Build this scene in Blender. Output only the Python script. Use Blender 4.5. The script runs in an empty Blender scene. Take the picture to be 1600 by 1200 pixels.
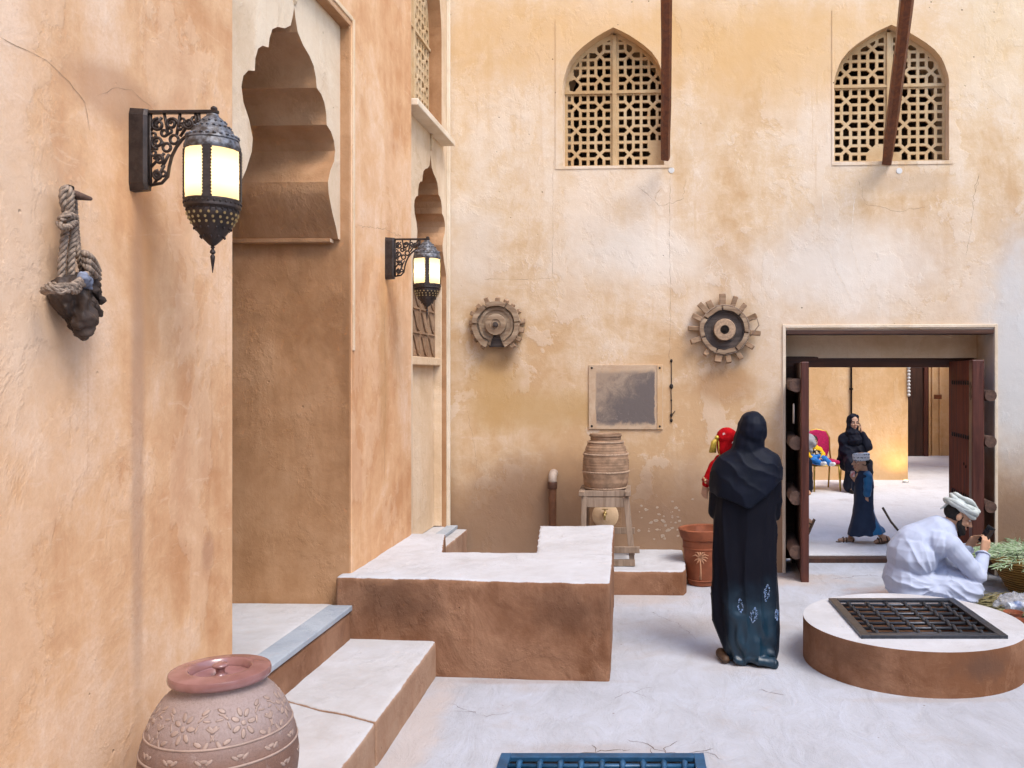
import bpy, bmesh, math, random
from mathutils import Vector, Matrix, noise
from mathutils.bvhtree import BVHTree
R = math.radians
PI = math.pi
rnd = random.Random(7)
sc = bpy.context.scene
COL = sc.collection

# ------------------------------------------------------------------ camera, light, exposure
EYE = 1.85
cam_d = bpy.data.cameras.new('camera'); cam = bpy.data.objects.new('camera', cam_d); COL.objects.link(cam)
cam.location = (0, 0, EYE); cam.rotation_euler = (R(90), 0, 0)
cam_d.sensor_width = 36; cam_d.lens = 36 * 1400 / 1600
cam_d.shift_x = -185 / 1600; cam_d.shift_y = -15 / 1600
cam_d.clip_start = 0.05; cam_d.clip_end = 300
sc.camera = cam

SUN_DIR = Vector((-0.85, 1.0, -1.9)).normalized()          # the way the light travels
world = bpy.data.worlds.new('World'); sc.world = world; world.use_nodes = True
wn = world.node_tree; bg = wn.nodes['Background']
sky = wn.nodes.new('ShaderNodeTexSky'); sky.sky_type = 'NISHITA'; sky.sun_disc = False
sky.sun_elevation = math.asin(-SUN_DIR.z); sky.sun_rotation = math.atan2(-SUN_DIR.x, -SUN_DIR.y)
sky.dust_density = 1.2; sky.air_density = 1.0; sky.ozone_density = 1.0
wn.links.new(sky.outputs[0], bg.inputs[0]); bg.inputs[1].default_value = 0.15
sun_d = bpy.data.lights.new('sun', 'SUN'); sun = bpy.data.objects.new('sun', sun_d); COL.objects.link(sun)
sun_d.energy = 1.1; sun_d.angle = R(28); sun_d.color = (1.0, 0.94, 0.86)
sun.rotation_euler = SUN_DIR.to_track_quat('-Z', 'Y').to_euler(); sun.location = (4, -2, 9)

sc.view_settings.view_transform = 'Standard'; sc.view_settings.look = 'None'
sc.view_settings.gamma = 1; sc.view_settings.use_curve_mapping = False
sc.view_settings.exposure = 1.42
sc.cycles.use_denoising = True; sc.cycles.use_adaptive_sampling = True; sc.cycles.adaptive_threshold = .025
sc.cycles.max_bounces = 7; sc.cycles.diffuse_bounces = 4; sc.cycles.glossy_bounces = 3
sc.cycles.transmission_bounces = 4; sc.cycles.transparent_max_bounces = 8
sc.cycles.sample_clamp_indirect = 4

# ------------------------------------------------------------------ frames of the place
def at(px, py, d):                       # a point of the photograph at depth d, in metres
    return Vector(((px - 985) * d / 1400, d, EYE + (585 - py) * d / 1400))
LA = math.atan(0.032); LO = Vector((-1.939, 0, 0))            # the arcade wall on the left
def lwp(u, n, z): return LO + Vector((math.sin(LA) * u + math.cos(LA) * n, math.cos(LA) * u - math.sin(LA) * n, z))
def lw(px, py, n=0.0):                   # along the arcade wall, height
    k = (985 - px) / 1400
    y = (1.939 - n * math.cos(LA)) / (k + 0.032)
    return (y / math.cos(LA), EYE + (585 - py) * y / 1400)
BA = math.atan(0.06); BO = Vector((0, 8.44, 0))               # the back wall
def bwp(X, d, Z): return BO + Vector((math.cos(BA) * X + math.sin(BA) * d, -math.sin(BA) * X + math.cos(BA) * d, Z))
def bw(px, py, d=0.0):
    k = (px - 985) / 1400
    y = (8.44 + d) / (1 + 0.06 * k)
    return (k * y / math.cos(BA), EYE + (585 - py) * y / 1400)

# ------------------------------------------------------------------ tagging
def tag(o, label=None, cat=None, group=None, kind=None):
    if label: o['label'] = label
    if cat: o['category'] = cat
    if group: o['group'] = group
    if kind: o['kind'] = kind
    return o
def thing(name, label, cat, loc=(0, 0, 0), rz=0.0, group=None):
    o = bpy.data.objects.new(name, None); COL.objects.link(o)
    o.location = loc; o.rotation_euler = (0, 0, rz); o.empty_display_size = .1
    return tag(o, label, cat, group)
def link(name, me, mat, parent=None, smooth=None, bevel=0, seg=2):
    o = bpy.data.objects.new(name, me); COL.objects.link(o)
    if mat is not None:
        for m in (mat if isinstance(mat, (list, tuple)) else [mat]): me.materials.append(m)
    if parent is not None: o.parent = parent
    if smooth is not None:
        if smooth is True:
            for p in me.polygons: p.use_smooth = True
        else:
            for p in me.polygons: p.use_smooth = True
            me.set_sharp_from_angle(angle=R(smooth))
    if bevel:
        b = o.modifiers.new('edge', 'BEVEL'); b.width = bevel; b.segments = seg; b.limit_method = 'ANGLE'; b.angle_limit = R(40)
        b.harden_normals = False
    return o
def copy_tree(o, parent=None):
    c = o.copy(); COL.objects.link(c); c.parent = parent
    for ch in list(o.children): copy_tree(ch, c)
    return c

# ------------------------------------------------------------------ mesh builder
def frame(d, hint=None):
    d = Vector(d).normalized()
    h = Vector(hint) if hint is not None else (Vector((0, 0, 1)) if abs(d.z) < .9 else Vector((0, 1, 0)))
    x = h.cross(d)
    if x.length < 1e-6: x = Vector((1, 0, 0)).cross(d)
    x.normalize(); y = d.cross(x); return x, y, d
class MB:
    def __init__(s): s.v = []; s.f = []; s.mi = []
    def add(s, vs, fs, m=0):
        b = len(s.v); s.v += [tuple(v) for v in vs]
        for f in fs: s.f.append([i + b for i in f]); s.mi.append(m)
        return s
    def box(s, c, size, M=None, m=0, taper=1.0):
        hx, hy, hz = size[0] / 2, size[1] / 2, size[2] / 2
        vs = []
        for z in (-1, 1):
            t = taper if z > 0 else 1
            for x, y in ((-1, -1), (1, -1), (1, 1), (-1, 1)): vs.append(Vector((x * hx * t, y * hy * t, z * hz)))
        if M is not None: vs = [M @ v for v in vs]
        vs = [v + Vector(c) for v in vs]
        return s.add(vs, [(3, 2, 1, 0), (4, 5, 6, 7), (0, 1, 5, 4), (1, 2, 6, 5), (2, 3, 7, 6), (3, 0, 4, 7)], m)
    def bar(s, a, b, w, t, hint=None, m=0):      # square bar from a to b
        a, b = Vector(a), Vector(b); x, y, d = frame(b - a, hint)
        vs = [p + x * sx * w / 2 + y * sy * t / 2 for p in (a, b) for sx, sy in ((-1, -1), (1, -1), (1, 1), (-1, 1))]
        return s.add(vs, [(3, 2, 1, 0), (4, 5, 6, 7), (0, 1, 5, 4), (1, 2, 6, 5), (2, 3, 7, 6), (3, 0, 4, 7)], m)
    def tube(s, pts, r, seg=8, cap=True, closed=False, m=0, flat=1.0, hint=None):
        pts = [Vector(p) for p in pts]; n = len(pts)
        rs = r if isinstance(r, (list, tuple)) else [r] * n
        vs = []; px = None
        for i, p in enumerate(pts):
            if closed: d = pts[(i + 1) % n] - pts[i - 1]
            else: d = pts[min(i + 1, n - 1)] - pts[max(i - 1, 0)]
            if d.length < 1e-9: d = Vector((0, 0, 1))
            if px is None: x, y, d = frame(d, hint)
            else:
                d.normalize(); x = px - d * px.dot(d)
                if x.length < 1e-6: x, y, d = frame(d)
                x.normalize(); y = d.cross(x)
            px = x
            for k in range(seg):
                a = 2 * PI * k / seg
                vs.append(p + x * math.cos(a) * rs[i] + y * math.sin(a) * rs[i] * flat)
        fs = []
        for i in range(n if closed else n - 1):
            j = (i + 1) % n
            for k in range(seg):
                l = (k + 1) % seg
                fs.append((i * seg + k, i * seg + l, j * seg + l, j * seg + k))
        if cap and not closed:
            fs.append(tuple(reversed(range(seg)))); fs.append(tuple(range((n - 1) * seg, n * seg)))
        return s.add(vs, fs, m)
    def lathe(s, prof, seg=32, c=(0, 0, 0), M=None, a0=0, a1=2 * PI, m=0, cap=True, rf=None):
        full = abs(a1 - a0 - 2 * PI) < 1e-6; ns = seg if full else seg + 1
        vs = []
        for r, z in prof:
            for k in range(ns):
                a = a0 + (a1 - a0) * k / seg
                rr = r * (rf(a, z) if rf else 1)
                v = Vector((rr * math.cos(a), rr * math.sin(a), z))
                vs.append(v)
        if M is not None: vs = [M @ v for v in vs]
        vs = [v + Vector(c) for v in vs]
        fs = []
        for i in range(len(prof) - 1):
            for k in range(seg if full else seg):
                l = (k + 1) % ns
                if not full and k + 1 >= ns: continue
                fs.append((i * ns + k, i * ns + l, (i + 1) * ns + l, (i + 1) * ns + k))
        if cap and full:
            if prof[0][0] > 1e-5: fs.append(tuple(reversed(range(ns))))
            if prof[-1][0] > 1e-5: fs.append(tuple(range((len(prof) - 1) * ns, len(prof) * ns)))
        if not full and cap:
            fs.append(tuple(i * ns for i in range(len(prof)))); fs.append(tuple(i * ns + ns - 1 for i in reversed(range(len(prof)))))
        return s.add(vs, fs, m)
    def ball(s, c, r, M=None, seg=12, rings=8, m=0):
        rr = r if isinstance(r, (tuple, list, Vector)) else (r, r, r)
        vs = [Vector((0, 0, -rr[2]))]
        for i in range(1, rings):
            t = -PI / 2 + PI * i / rings
            for k in range(seg):
                a = 2 * PI * k / seg
                vs.append(Vector((rr[0] * math.cos(t) * math.cos(a), rr[1] * math.cos(t) * math.sin(a), rr[2] * math.sin(t))))
        vs.append(Vector((0, 0, rr[2])))
        if M is not None: vs = [M @ v for v in vs]
        vs = [v + Vector(c) for v in vs]
        fs = []
        for k in range(seg): fs.append((0, 1 + (k + 1) % seg, 1 + k))
        for i in range(rings - 2):
            for k in range(seg):
                l = (k + 1) % seg
                fs.append((1 + i * seg + k, 1 + i * seg + l, 1 + (i + 1) * seg + l, 1 + (i + 1) * seg + k))
        t = len(vs) - 1; b = 1 + (rings - 2) * seg
        for k in range(seg): fs.append((b + k, b + (k + 1) % seg, t))
        return s.add(vs, fs, m)
    def capsule(s, p0, r0, p1, r1, seg=14, rings=5):
        p0, p1 = Vector(p0), Vector(p1); x, y, d = frame(p1 - p0)
        pts, rs = [], []
        for i in range(rings):
            t = PI / 2 * i / rings; pts.append(p0 - d * r0 * math.cos(t)); rs.append(max(r0 * math.sin(t), r0 * .02))
        n = 4
        for i in range(n + 1): pts.append(p0.lerp(p1, i / n)); rs.append(r0 + (r1 - r0) * i / n)
        for i in range(1, rings + 1):
            t = PI / 2 * i / rings; pts.append(p1 + d * r1 * math.sin(t)); rs.append(max(r1 * math.cos(t), r1 * .02))
        vs = []
        for p, r in zip(pts, rs):
            for k in range(seg):
                a = 2 * PI * k / seg; vs.append(p + x * math.cos(a) * r + y * math.sin(a) * r)
        fs = []
        for i in range(len(pts) - 1):
            for k in range(seg):
                l = (k + 1) % seg; fs.append((i * seg + k, i * seg + l, (i + 1) * seg + l, (i + 1) * seg + k))
        fs.append(tuple(reversed(range(seg)))); fs.append(tuple(range((len(pts) - 1) * seg, len(pts) * seg)))
        return s.add(vs, fs)
    def loft(s, secs, seg=48, rf=None, slant=None, cap=True, rings=0):
        """secs: (z, cx, cy, rx, ry); rings > 0 resamples smoothly"""
        if rings:
            n = len(secs); out = []
            for i in range(rings + 1):
                t = i / rings * (n - 1); k = min(int(t), n - 2); f = t - k
                P = [secs[max(0, min(n - 1, k + j))] for j in (-1, 0, 1, 2)]
                out.append(tuple(.5 * ((2 * b) + (-a + c) * f + (2 * a - 5 * b + 4 * c - d) * f * f + (-a + 3 * b - 3 * c + d) * f ** 3) for a, b, c, d in zip(*P)))
            secs = out
        vs = []
        for i, (z, cx, cy, rx, ry) in enumerate(secs):
            t = i / (len(secs) - 1)
            for k in range(seg):
                a = 2 * PI * k / seg; q = rf(a, t) if rf else 1
                zz = z + (slant(a, t) if slant else 0)
                vs.append((cx + rx * q * math.cos(a), cy + ry * q * math.sin(a), zz))
        fs = []
        for i in range(len(secs) - 1):
            for k in range(seg):
                l = (k + 1) % seg; fs.append((i * seg + k, i * seg + l, (i + 1) * seg + l, (i + 1) * seg + k))
        if cap:
            fs.append(tuple(reversed(range(seg)))); fs.append(tuple(range((len(secs) - 1) * seg, len(secs) * seg)))
        return s.add(vs, fs)
    def prism(s, poly, z0, z1, m=0, mtop=None):
        n = len(poly); vs = [(p[0], p[1], z0) for p in poly] + [(p[0], p[1], z1) for p in poly]
        b = len(s.v); s.v += vs
        s.f.append([b + i for i in reversed(range(n))]); s.mi.append(m)
        s.f.append([b + n + i for i in range(n)]); s.mi.append(m if mtop is None else mtop)
        for i in range(n):
            j = (i + 1) % n; s.f.append([b + i, b + j, b + n + j, b + n + i]); s.mi.append(m)
        return s
    def mesh(s, name):
        me = bpy.data.meshes.new(name); me.from_pydata(s.v, [], s.f)
        for p, i in zip(me.polygons, s.mi): p.material_index = i
        bm = bmesh.new(); bm.from_mesh(me); bmesh.ops.recalc_face_normals(bm, faces=bm.faces); bm.to_mesh(me); bm.free()
        me.update(); return me
    def build(s, name, mat, parent=None, smooth=None, bevel=0, seg=2): return link(name, s.mesh(name), mat, parent, smooth, bevel, seg)

def evaluated(o):
    bpy.context.view_layer.update()
    dg = bpy.context.evaluated_depsgraph_get()
    return bpy.data.meshes.new_from_object(o.evaluated_get(dg))
def plate(name, outer, holes, t, mapf, mat, parent=None, smooth=None, bevel=0):
    """a flat slab with holes; mapf takes (a, b, w), w from -t/2 to t/2"""
    cu = bpy.data.curves.new('tmp', 'CURVE'); cu.dimensions = '2D'; cu.fill_mode = 'BOTH'; cu.extrude = t / 2
    for poly in [outer] + list(holes):
        sp = cu.splines.new('POLY'); sp.points.add(len(poly) - 1); sp.use_cyclic_u = True
        for p, q in zip(sp.points, poly): p.co = (q[0], q[1], 0, 1)
    o = bpy.data.objects.new('tmp', cu); COL.objects.link(o)
    me = evaluated(o); bpy.data.objects.remove(o); bpy.data.curves.remove(cu)
    me.materials.clear()
    bm = bmesh.new(); bm.from_mesh(me); bmesh.ops.remove_doubles(bm, verts=bm.verts, dist=1e-5)
    for v in bm.verts: v.co = Vector(mapf(v.co.x, v.co.y, v.co.z))
    bmesh.ops.recalc_face_normals(bm, faces=bm.faces)
    bm.to_mesh(me); bm.free(); me.name = name
    for p in me.polygons: p.use_smooth = False; p.material_index = 0
    return link(name, me, mat, parent, smooth, bevel)
def organic(name, mb, voxel, mat, parent=None, smooth=4, disp=None, matf=None):
    """one continuous skin over overlapping closed solids"""
    me = mb.mesh('tmp'); o = bpy.data.objects.new('tmp', me); COL.objects.link(o)
    r = o.modifiers.new('r', 'REMESH'); r.mode = 'VOXEL'; r.voxel_size = voxel
    if smooth:
        s = o.modifiers.new('s', 'SMOOTH'); s.factor = .5; s.iterations = smooth
    m2 = evaluated(o); bpy.data.objects.remove(o); bpy.data.meshes.remove(me); m2.materials.clear()
    if disp:
        nrm = [v.normal.copy() for v in m2.vertices]
        for v, n in zip(m2.vertices, nrm):
            d = disp(v.co, n)
            if d: v.co = v.co + n * d
    m2.name = name; m2.update()
    ob = link(name, m2, mat, parent, True)
    if matf:
        for p in m2.polygons: p.material_index = matf(p.center)
    return ob
def nz(x, y=0, z=0, o=3): return noise.fractal(Vector((x, y, z)), 1.0, 2.0, o)
def smooths(a, b, x):
    t = max(0, min(1, (x - a) / (b - a))); return t * t * (3 - 2 * t)

# ------------------------------------------------------------------ materials
class NT:
    def __init__(s, name, rough=.8, spec=.3, metal=0.0):
        s.m = bpy.data.materials.new(name); s.m.use_nodes = True; s.t = s.m.node_tree
        s.b = s.t.nodes['Principled BSDF']; s.b.inputs['Roughness'].default_value = rough
        s.b.inputs['Specular IOR Level'].default_value = spec; s.b.inputs['Metallic'].default_value = metal
        s._pos = None
    def n(s, k, **kw):
        x = s.t.nodes.new('ShaderNode' + k)
        for a, v in kw.items(): setattr(x, a, v)
        return x
    def l(s, a, b): s.t.links.new(a, b)
    def put(s, sock, v):
        if isinstance(v, bpy.types.NodeSocket): s.l(v, sock)
        else: sock.default_value = v
    @property
    def pos(s):
        if s._pos is None: s._pos = s.n('NewGeometry').outputs['Position']
        return s._pos
    @property
    def obj(s): return s.n('TexCoord').outputs['Object']
    def scale(s, v, k, off=(0, 0, 0)):
        x = s.n('Mapping'); s.l(v, x.inputs[0]); x.inputs['Scale'].default_value = k if not isinstance(k, (int, float)) else (k, k, k); x.inputs['Location'].default_value = off
        return x.outputs[0]
    def noise(s, v, sc_=5, det=5, rough=.55, dist=0.0):
        x = s.n('TexNoise'); s.l(v, x.inputs['Vector']); x.inputs['Scale'].default_value = sc_; x.inputs['Detail'].default_value = det
        x.inputs['Roughness'].default_value = rough; x.inputs['Distortion'].default_value = dist
        return x.outputs[0]
    def voro(s, v, sc_=5, feat='F1', rand=1.0):
        x = s.n('TexVoronoi'); x.feature = feat; s.l(v, x.inputs['Vector']); x.inputs['Scale'].default_value = sc_; x.inputs['Randomness'].default_value = rand
        return x.outputs['Distance']
    def math(s, op, a, b=0.0, c=0.0):
        x = s.n('Math', operation=op); s.put(x.inputs[0], a); s.put(x.inputs[1], b)
        if op in ('MULTIPLY_ADD', 'COMPARE', 'SMOOTH_MIN'): s.put(x.inputs[2], c)
        return x.outputs[0]
    def rng(s, v, a, b, c=0.0, d=1.0, smooth=True):
        x = s.n('MapRange'); x.interpolation_type = 'SMOOTHSTEP' if smooth else 'LINEAR'
        s.put(x.inputs['Value'], v); x.inputs['From Min'].default_value = a; x.inputs['From Max'].default_value = b
        x.inputs['To Min'].default_value = c; x.inputs['To Max'].default_value = d
        return x.outputs[0]
    def mix(s, f, a, b, mode='MIX'):
        x = s.n('Mix', data_type='RGBA', blend_type=mode); s.put(x.inputs[0], f)
        for sk, v in ((x.inputs[6], a), (x.inputs[7], b)):
            if isinstance(v, bpy.types.NodeSocket): s.l(v, sk)
            else: sk.default_value = (*v, 1) if len(v) == 3 else v
        return x.outputs[2]
    def ramp(s, f, stops):
        x = s.n('ValToRGB'); s.l(f, x.inputs[0]); e = x.color_ramp.elements
        e[0].position, e[0].color = stops[0][0], (*stops[0][1], 1); e[1].position, e[1].color = stops[-1][0], (*stops[-1][1], 1)
        for p, c in stops[1:-1]:
            q = e.new(p); q.color = (*c, 1)
        return x.outputs[0]
    def sep(s, v):
        x = s.n('SeparateXYZ'); s.l(v, x.inputs[0]); return x.outputs
    def comb(s, a, b, c):
        x = s.n('CombineXYZ')
        for i, v in enumerate((a, b, c)): s.put(x.inputs[i], v)
        return x.outputs[0]
    def col(s, v):
        k = s.b.inputs['Base Color']
        if isinstance(v, bpy.types.NodeSocket): s.l(v, k)
        else: k.default_value = (*v, 1)
        return s
    def rough(s, v): s.put(s.b.inputs['Roughness'], v); return s
    def bump(s, h, dist=.01, st=1.0):
        x = s.n('Bump'); x.inputs['Strength'].default_value = st; x.inputs['Distance'].default_value = dist; s.l(h, x.inputs['Height'])
        s.l(x.outputs[0], s.b.inputs['Normal']); return s
    def blob(s, c, rad, soft=.6, wob=.5, wsc=2.5, seed=0):
        """a stain with a ragged edge: 1 inside, 0 outside"""
        v = s.n('VectorMath', operation='SUBTRACT'); s.l(s.pos, v.inputs[0]); v.inputs[1].default_value = c
        q = s.n('VectorMath', operation='DIVIDE'); s.l(v.outputs[0], q.inputs[0]); q.inputs[1].default_value = rad
        ln = s.n('VectorMath', operation='LENGTH'); s.l(q.outputs[0], ln.inputs[0])
        nn = s.noise(s.scale(s.pos, 1, (seed, seed * .7, 0)), wsc, 4, .62)
        d = s.math('ADD', ln.outputs['Value'], s.math('MULTIPLY', s.math('SUBTRACT', nn, .5), wob * 2))
        return s.rng(d, 1 - soft, 1 + soft * .4, 1, 0)

def plaster(name, lo, mid, hi, streak=.5, patch=.9, dirt=None, stains=(), rough=.92, bump=.012, pits=.3, seed=0.0, contrast=1.0, fine=1.0, top=None, inner=None, skim=1.0):
    T = NT(name, rough, .15)
    p = T.scale(T.pos, 1, (seed, seed * 1.7, seed * .3))
    n1 = T.noise(p, patch, 6, .6, .6)
    n2 = T.noise(T.scale(p, (3.2, 3.2, .32)), 1, 5, .6, .5)
    n3 = T.noise(p, 6.5, 8, .68, .3)
    n4 = T.noise(p, 75, 4, .75)
    f = T.math('ADD', n1, T.math('MULTIPLY', T.math('SUBTRACT', n2, .5), streak))
    f = T.math('ADD', f, T.math('MULTIPLY', T.math('SUBTRACT', n3, .5), .5))
    f = T.math('ADD', T.math('MULTIPLY', T.math('SUBTRACT', f, .5), contrast), .5)
    c = T.ramp(f, [(.28, lo), (.5, mid), (.72, hi)])
    c = T.mix(T.rng(n4, .35, .75, 0, .30 * fine), c, lo)
    pn = T.noise(T.scale(p, (1, 1, .75), (7, 3, 1)), 1.9, 8, .66, .25)           # layers of skim coat with crisp edges
    c = T.mix(T.rng(pn, .535, .555, 0, .26 * skim), c, hi); c = T.mix(T.rng(pn, .42, .435, .16 * skim, 0), c, lo)
    dr = T.noise(T.scale(p, (16, 16, .55)), 1, 4, .6, .2)                          # thin runs
    c = T.mix(T.math('MULTIPLY', T.rng(dr, .60, .68, 0, .30), T.rng(n2, .42, .58)), c, lo)
    # trowel scuffs: pale thin scratches
    sc1 = T.noise(T.scale(p, (2.0, 2.0, 9)), 2.2, 4, .75, 1.2)
    c = T.mix(T.rng(sc1, .58, .7, 0, .28), c, hi)
    for st in stains:
        k = T.blob(st[0], st[1], st[4] if len(st) > 4 else .6, st[5] if len(st) > 5 else .45, st[6] if len(st) > 6 else 2.5, seed + st[0][0])
        c = T.mix(T.math('MULTIPLY', k, st[3]), c, st[2])
    if dirt:                                                  # rising damp and scuffs above the floor
        z = T.sep(T.pos)[2]
        h = T.math('ADD', z, T.math('MULTIPLY', T.math('SUBTRACT', T.noise(p, 1.6, 6, .6), .5), dirt[1]))
        c = T.mix(T.rng(h, dirt[0] * .35, dirt[0], dirt[3], 0), c, dirt[2])
    vor = T.voro(T.scale(p, 1, (3, 1, 2)), 7)
    pit = T.math('MULTIPLY', T.rng(vor, .03, .06, 1, 0), T.rng(n1, .5, .6, 0, 1))
    c = T.mix(T.math('MULTIPLY', pit, pits), c, (.12, .07, .04))
    if top:                                                   # lime-washed upper face, rubbed through at the arris
        tn = T.sep(T.n('NewGeometry').outputs['Normal'])[2]
        tm = T.rng(T.math('ADD', tn, T.math('MULTIPLY', T.math('SUBTRACT', n3, .5), .9)), .55, .78)
        ct = T.ramp(T.math('ADD', T.math('MULTIPLY', n1, .5), T.math('MULTIPLY', n3, .5)), [(.3, top[0]), (.5, top[1]), (.68, top[2])])
        c = T.mix(tm, c, ct)
    if inner:                                                 # browner reveals, archway shade put into the colour: faces square to the wall line
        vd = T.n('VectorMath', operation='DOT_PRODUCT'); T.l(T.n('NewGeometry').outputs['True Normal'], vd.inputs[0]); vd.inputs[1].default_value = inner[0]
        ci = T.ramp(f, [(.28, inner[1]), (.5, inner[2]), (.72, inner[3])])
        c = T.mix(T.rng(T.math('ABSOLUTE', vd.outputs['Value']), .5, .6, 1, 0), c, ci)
    T.col(c)
    h = T.math('MULTIPLY', T.math('ADD', T.math('MULTIPLY', n3, .42), T.math('MULTIPLY', n4, .09 * fine)), T.rng(pn, .36, .6, .35, 1.15))
    h = T.math('ADD', h, T.math('MULTIPLY', n1, 1.6))
    h = T.math('SUBTRACT', h, T.math('MULTIPLY', pit, .5)); h = T.math('ADD', h, T.rng(pn, .52, .57, 0, .12))
    T.bump(h, bump * 2.2, 1.0)
    return T.m

TAN_LO, TAN_MID, TAN_HI = (.46, .245, .125), (.57, .335, .19), (.66, .44, .285)
M = {}
_f = lw(212, 330)
def _lw_pt(px, py): u, z = lw(px, py); return tuple(lwp(u, 0, z))
BROWN_SHADE = ((math.cos(LA), -math.sin(LA), 0), (.297, .15, .07), (.398, .216, .108), (.488, .287, .158))
M['wall_left'] = plaster('plaster_salmon', (.54, .28, .135), (.675, .41, .225), (.77, .55, .38), streak=.5, patch=.75, seed=2.0, contrast=1.15, bump=.0042, inner=BROWN_SHADE, skim=.75,
    dirt=(.7, .7, (.42, .25, .17), .35),
    stains=[(_lw_pt(225, 420), (.4, .10, .55), (.44, .235, .11), .6, .7, .35), (_lw_pt(180, 150), (.4, .33, .12), (.45, .25, .14), .65, .5, .3),
            (_lw_pt(215, 700), (.4, .05, 1.1), (.36, .22, .15), .5, .6, .3), (_lw_pt(60, 430), (.5, .4, .5), (.70, .50, .34), .5, .7, .6),
            (_lw_pt(600, 560), (.4, .12, .8), (.47, .27, .12), .5, .7, .3), (_lw_pt(325, 860), (.4, .06, .09), (.33, .15, .08), .5, .5, .5)])
M['wall_arch'] = plaster('plaster_arch', (.58, .41, .25), (.68, .51, .34), (.74, .59, .43), streak=.4, patch=1.2, seed=5.0, bump=.006)
M['arch_reveal'] = plaster('plaster_arch_reveal', (.54, .39, .25), (.64, .49, .34), (.71, .58, .43), streak=.4, patch=1.2, seed=5.0, bump=.006, inner=BROWN_SHADE)
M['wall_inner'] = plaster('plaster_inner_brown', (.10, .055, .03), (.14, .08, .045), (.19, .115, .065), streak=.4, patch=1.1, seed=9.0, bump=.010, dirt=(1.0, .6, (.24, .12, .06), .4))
def _b(px, py): X, Z = bw(px, py); return tuple(bwp(X, 0, Z))
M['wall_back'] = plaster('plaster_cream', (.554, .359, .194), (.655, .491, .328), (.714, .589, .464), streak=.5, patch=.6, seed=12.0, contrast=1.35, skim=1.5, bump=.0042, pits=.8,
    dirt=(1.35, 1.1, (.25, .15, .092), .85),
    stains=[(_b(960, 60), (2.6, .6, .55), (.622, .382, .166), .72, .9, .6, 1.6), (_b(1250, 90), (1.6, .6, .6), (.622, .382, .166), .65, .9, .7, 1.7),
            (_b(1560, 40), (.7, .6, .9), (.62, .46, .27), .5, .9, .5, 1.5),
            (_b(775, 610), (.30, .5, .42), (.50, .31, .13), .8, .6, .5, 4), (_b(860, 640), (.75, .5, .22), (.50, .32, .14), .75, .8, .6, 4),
            (_b(778, 560), (.2, .5, .16), (.26, .15, .07), .75, .6, .3), (_b(1128, 600), (.34, .5, .2), (.44, .26, .13), .85, .6, .35),  # under the gears: brown stain with the gears' shadow put into the colour
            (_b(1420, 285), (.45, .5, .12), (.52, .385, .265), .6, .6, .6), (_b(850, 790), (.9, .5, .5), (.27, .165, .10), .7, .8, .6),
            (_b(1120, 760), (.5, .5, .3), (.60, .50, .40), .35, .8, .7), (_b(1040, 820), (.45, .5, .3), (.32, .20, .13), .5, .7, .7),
            (_b(1570, 810), (.22, .5, .16), (.44, .33, .24), .6, .6, .7), (_b(1000, 395), (.9, .5, .35), (.73, .65, .555), .75, .9, .7, 1.7),
            (_b(1330, 420), (1.3, .5, .45), (.74, .67, .585), .75, .9, .7, 1.7), (_b(1585, 560), (.35, .5, 1.3), (.60, .62, .62), .8, .7, .4), (_b(740, 400), (.3, .5, .5), (.68, .58, .48), .6, .8, .5)])
M['wall_side'] = plaster('plaster_side', (.56, .47, .38), (.64, .56, .47), (.70, .63, .55), seed=20.0)
M['wall_far'] = plaster('plaster_far_ochre', (.60, .36, .16), (.70, .45, .23), (.76, .55, .34), streak=.4, patch=.7, seed=31.0, bump=.006, dirt=(.5, .5, (.52, .33, .16), .3))
M['soffit'] = plaster('plaster_soffit', (.30, .18, .10), (.38, .24, .14), (.45, .30, .19), streak=.3, seed=40.0)
M['trim'] = plaster('plaster_trim', (.60, .48, .34), (.70, .58, .44), (.76, .66, .53), streak=.6, patch=1.3, seed=44.0, bump=.005)
M['lattice'] = plaster('plaster_lattice', (.42, .27, .135), (.51, .355, .195), (.58, .44, .28), streak=.5, patch=1.8, seed=50.0, bump=.004)
BR = ((.185, .084, .043), (.24, .122, .07), (.32, .175, .105)); WT = ((.41, .395, .395), (.484, .479, .493), (.533, .539, .567))
M['bench_side'] = plaster('plaster_bench_brown', *BR, streak=.35, patch=1.5, seed=61.0, bump=.007, pits=.6, contrast=1.25)
M['bench'] = plaster('plaster_bench', *BR, streak=.5, patch=1.7, seed=61.0, bump=.0065, pits=.8, contrast=1.5, skim=.9, stains=[((2.05, 5.14, .17), (.22, .2, .09), (.10, .06, .045), .6, .8, .8, 7), ((1.3, 5.35, .2), (.2, .3, .12), (.14, .075, .045), .5, .8, .8, 6), ((-.35, 5.4, .42), (.32, .2, .16), (.11, .055, .033), .6, .8, .9, 6), ((-1.45, 5.5, .45), (.3, .2, .18), (.11, .055, .033), .6, .8, .8, 5), ((-.8, 5.44, .1), (.5, .2, .12), (.30, .165, .10), .5, .8, .8, 6)], top=WT)
M['stepm'] = plaster('plaster_step', (.264, .151, .096), (.35, .215, .14), (.41, .275, .19), streak=.35, patch=1.7, seed=63.0, bump=.0055, pits=.6, contrast=1.2, top=((.40, .37, .355), (.468, .454, .454), (.525, .52, .535)))
M['bench_top'] = plaster('plaster_bench_top', (.54, .48, .45), (.63, .58, .55), (.69, .65, .63), streak=.0, patch=1.6, seed=66.0, bump=.011, pits=.5)
M['step_top'] = plaster('plaster_step_top', (.55, .46, .40), (.63, .565, .52), (.69, .64, .61), streak=.0, patch=1.8, seed=70.0, bump=.011, pits=.5)
M['slab'] = plaster('stone_slab_grey', (.26, .29, .33), (.34, .37, .41), (.42, .45, .48), streak=.0, patch=2.0, seed=75.0, bump=.006)

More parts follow.
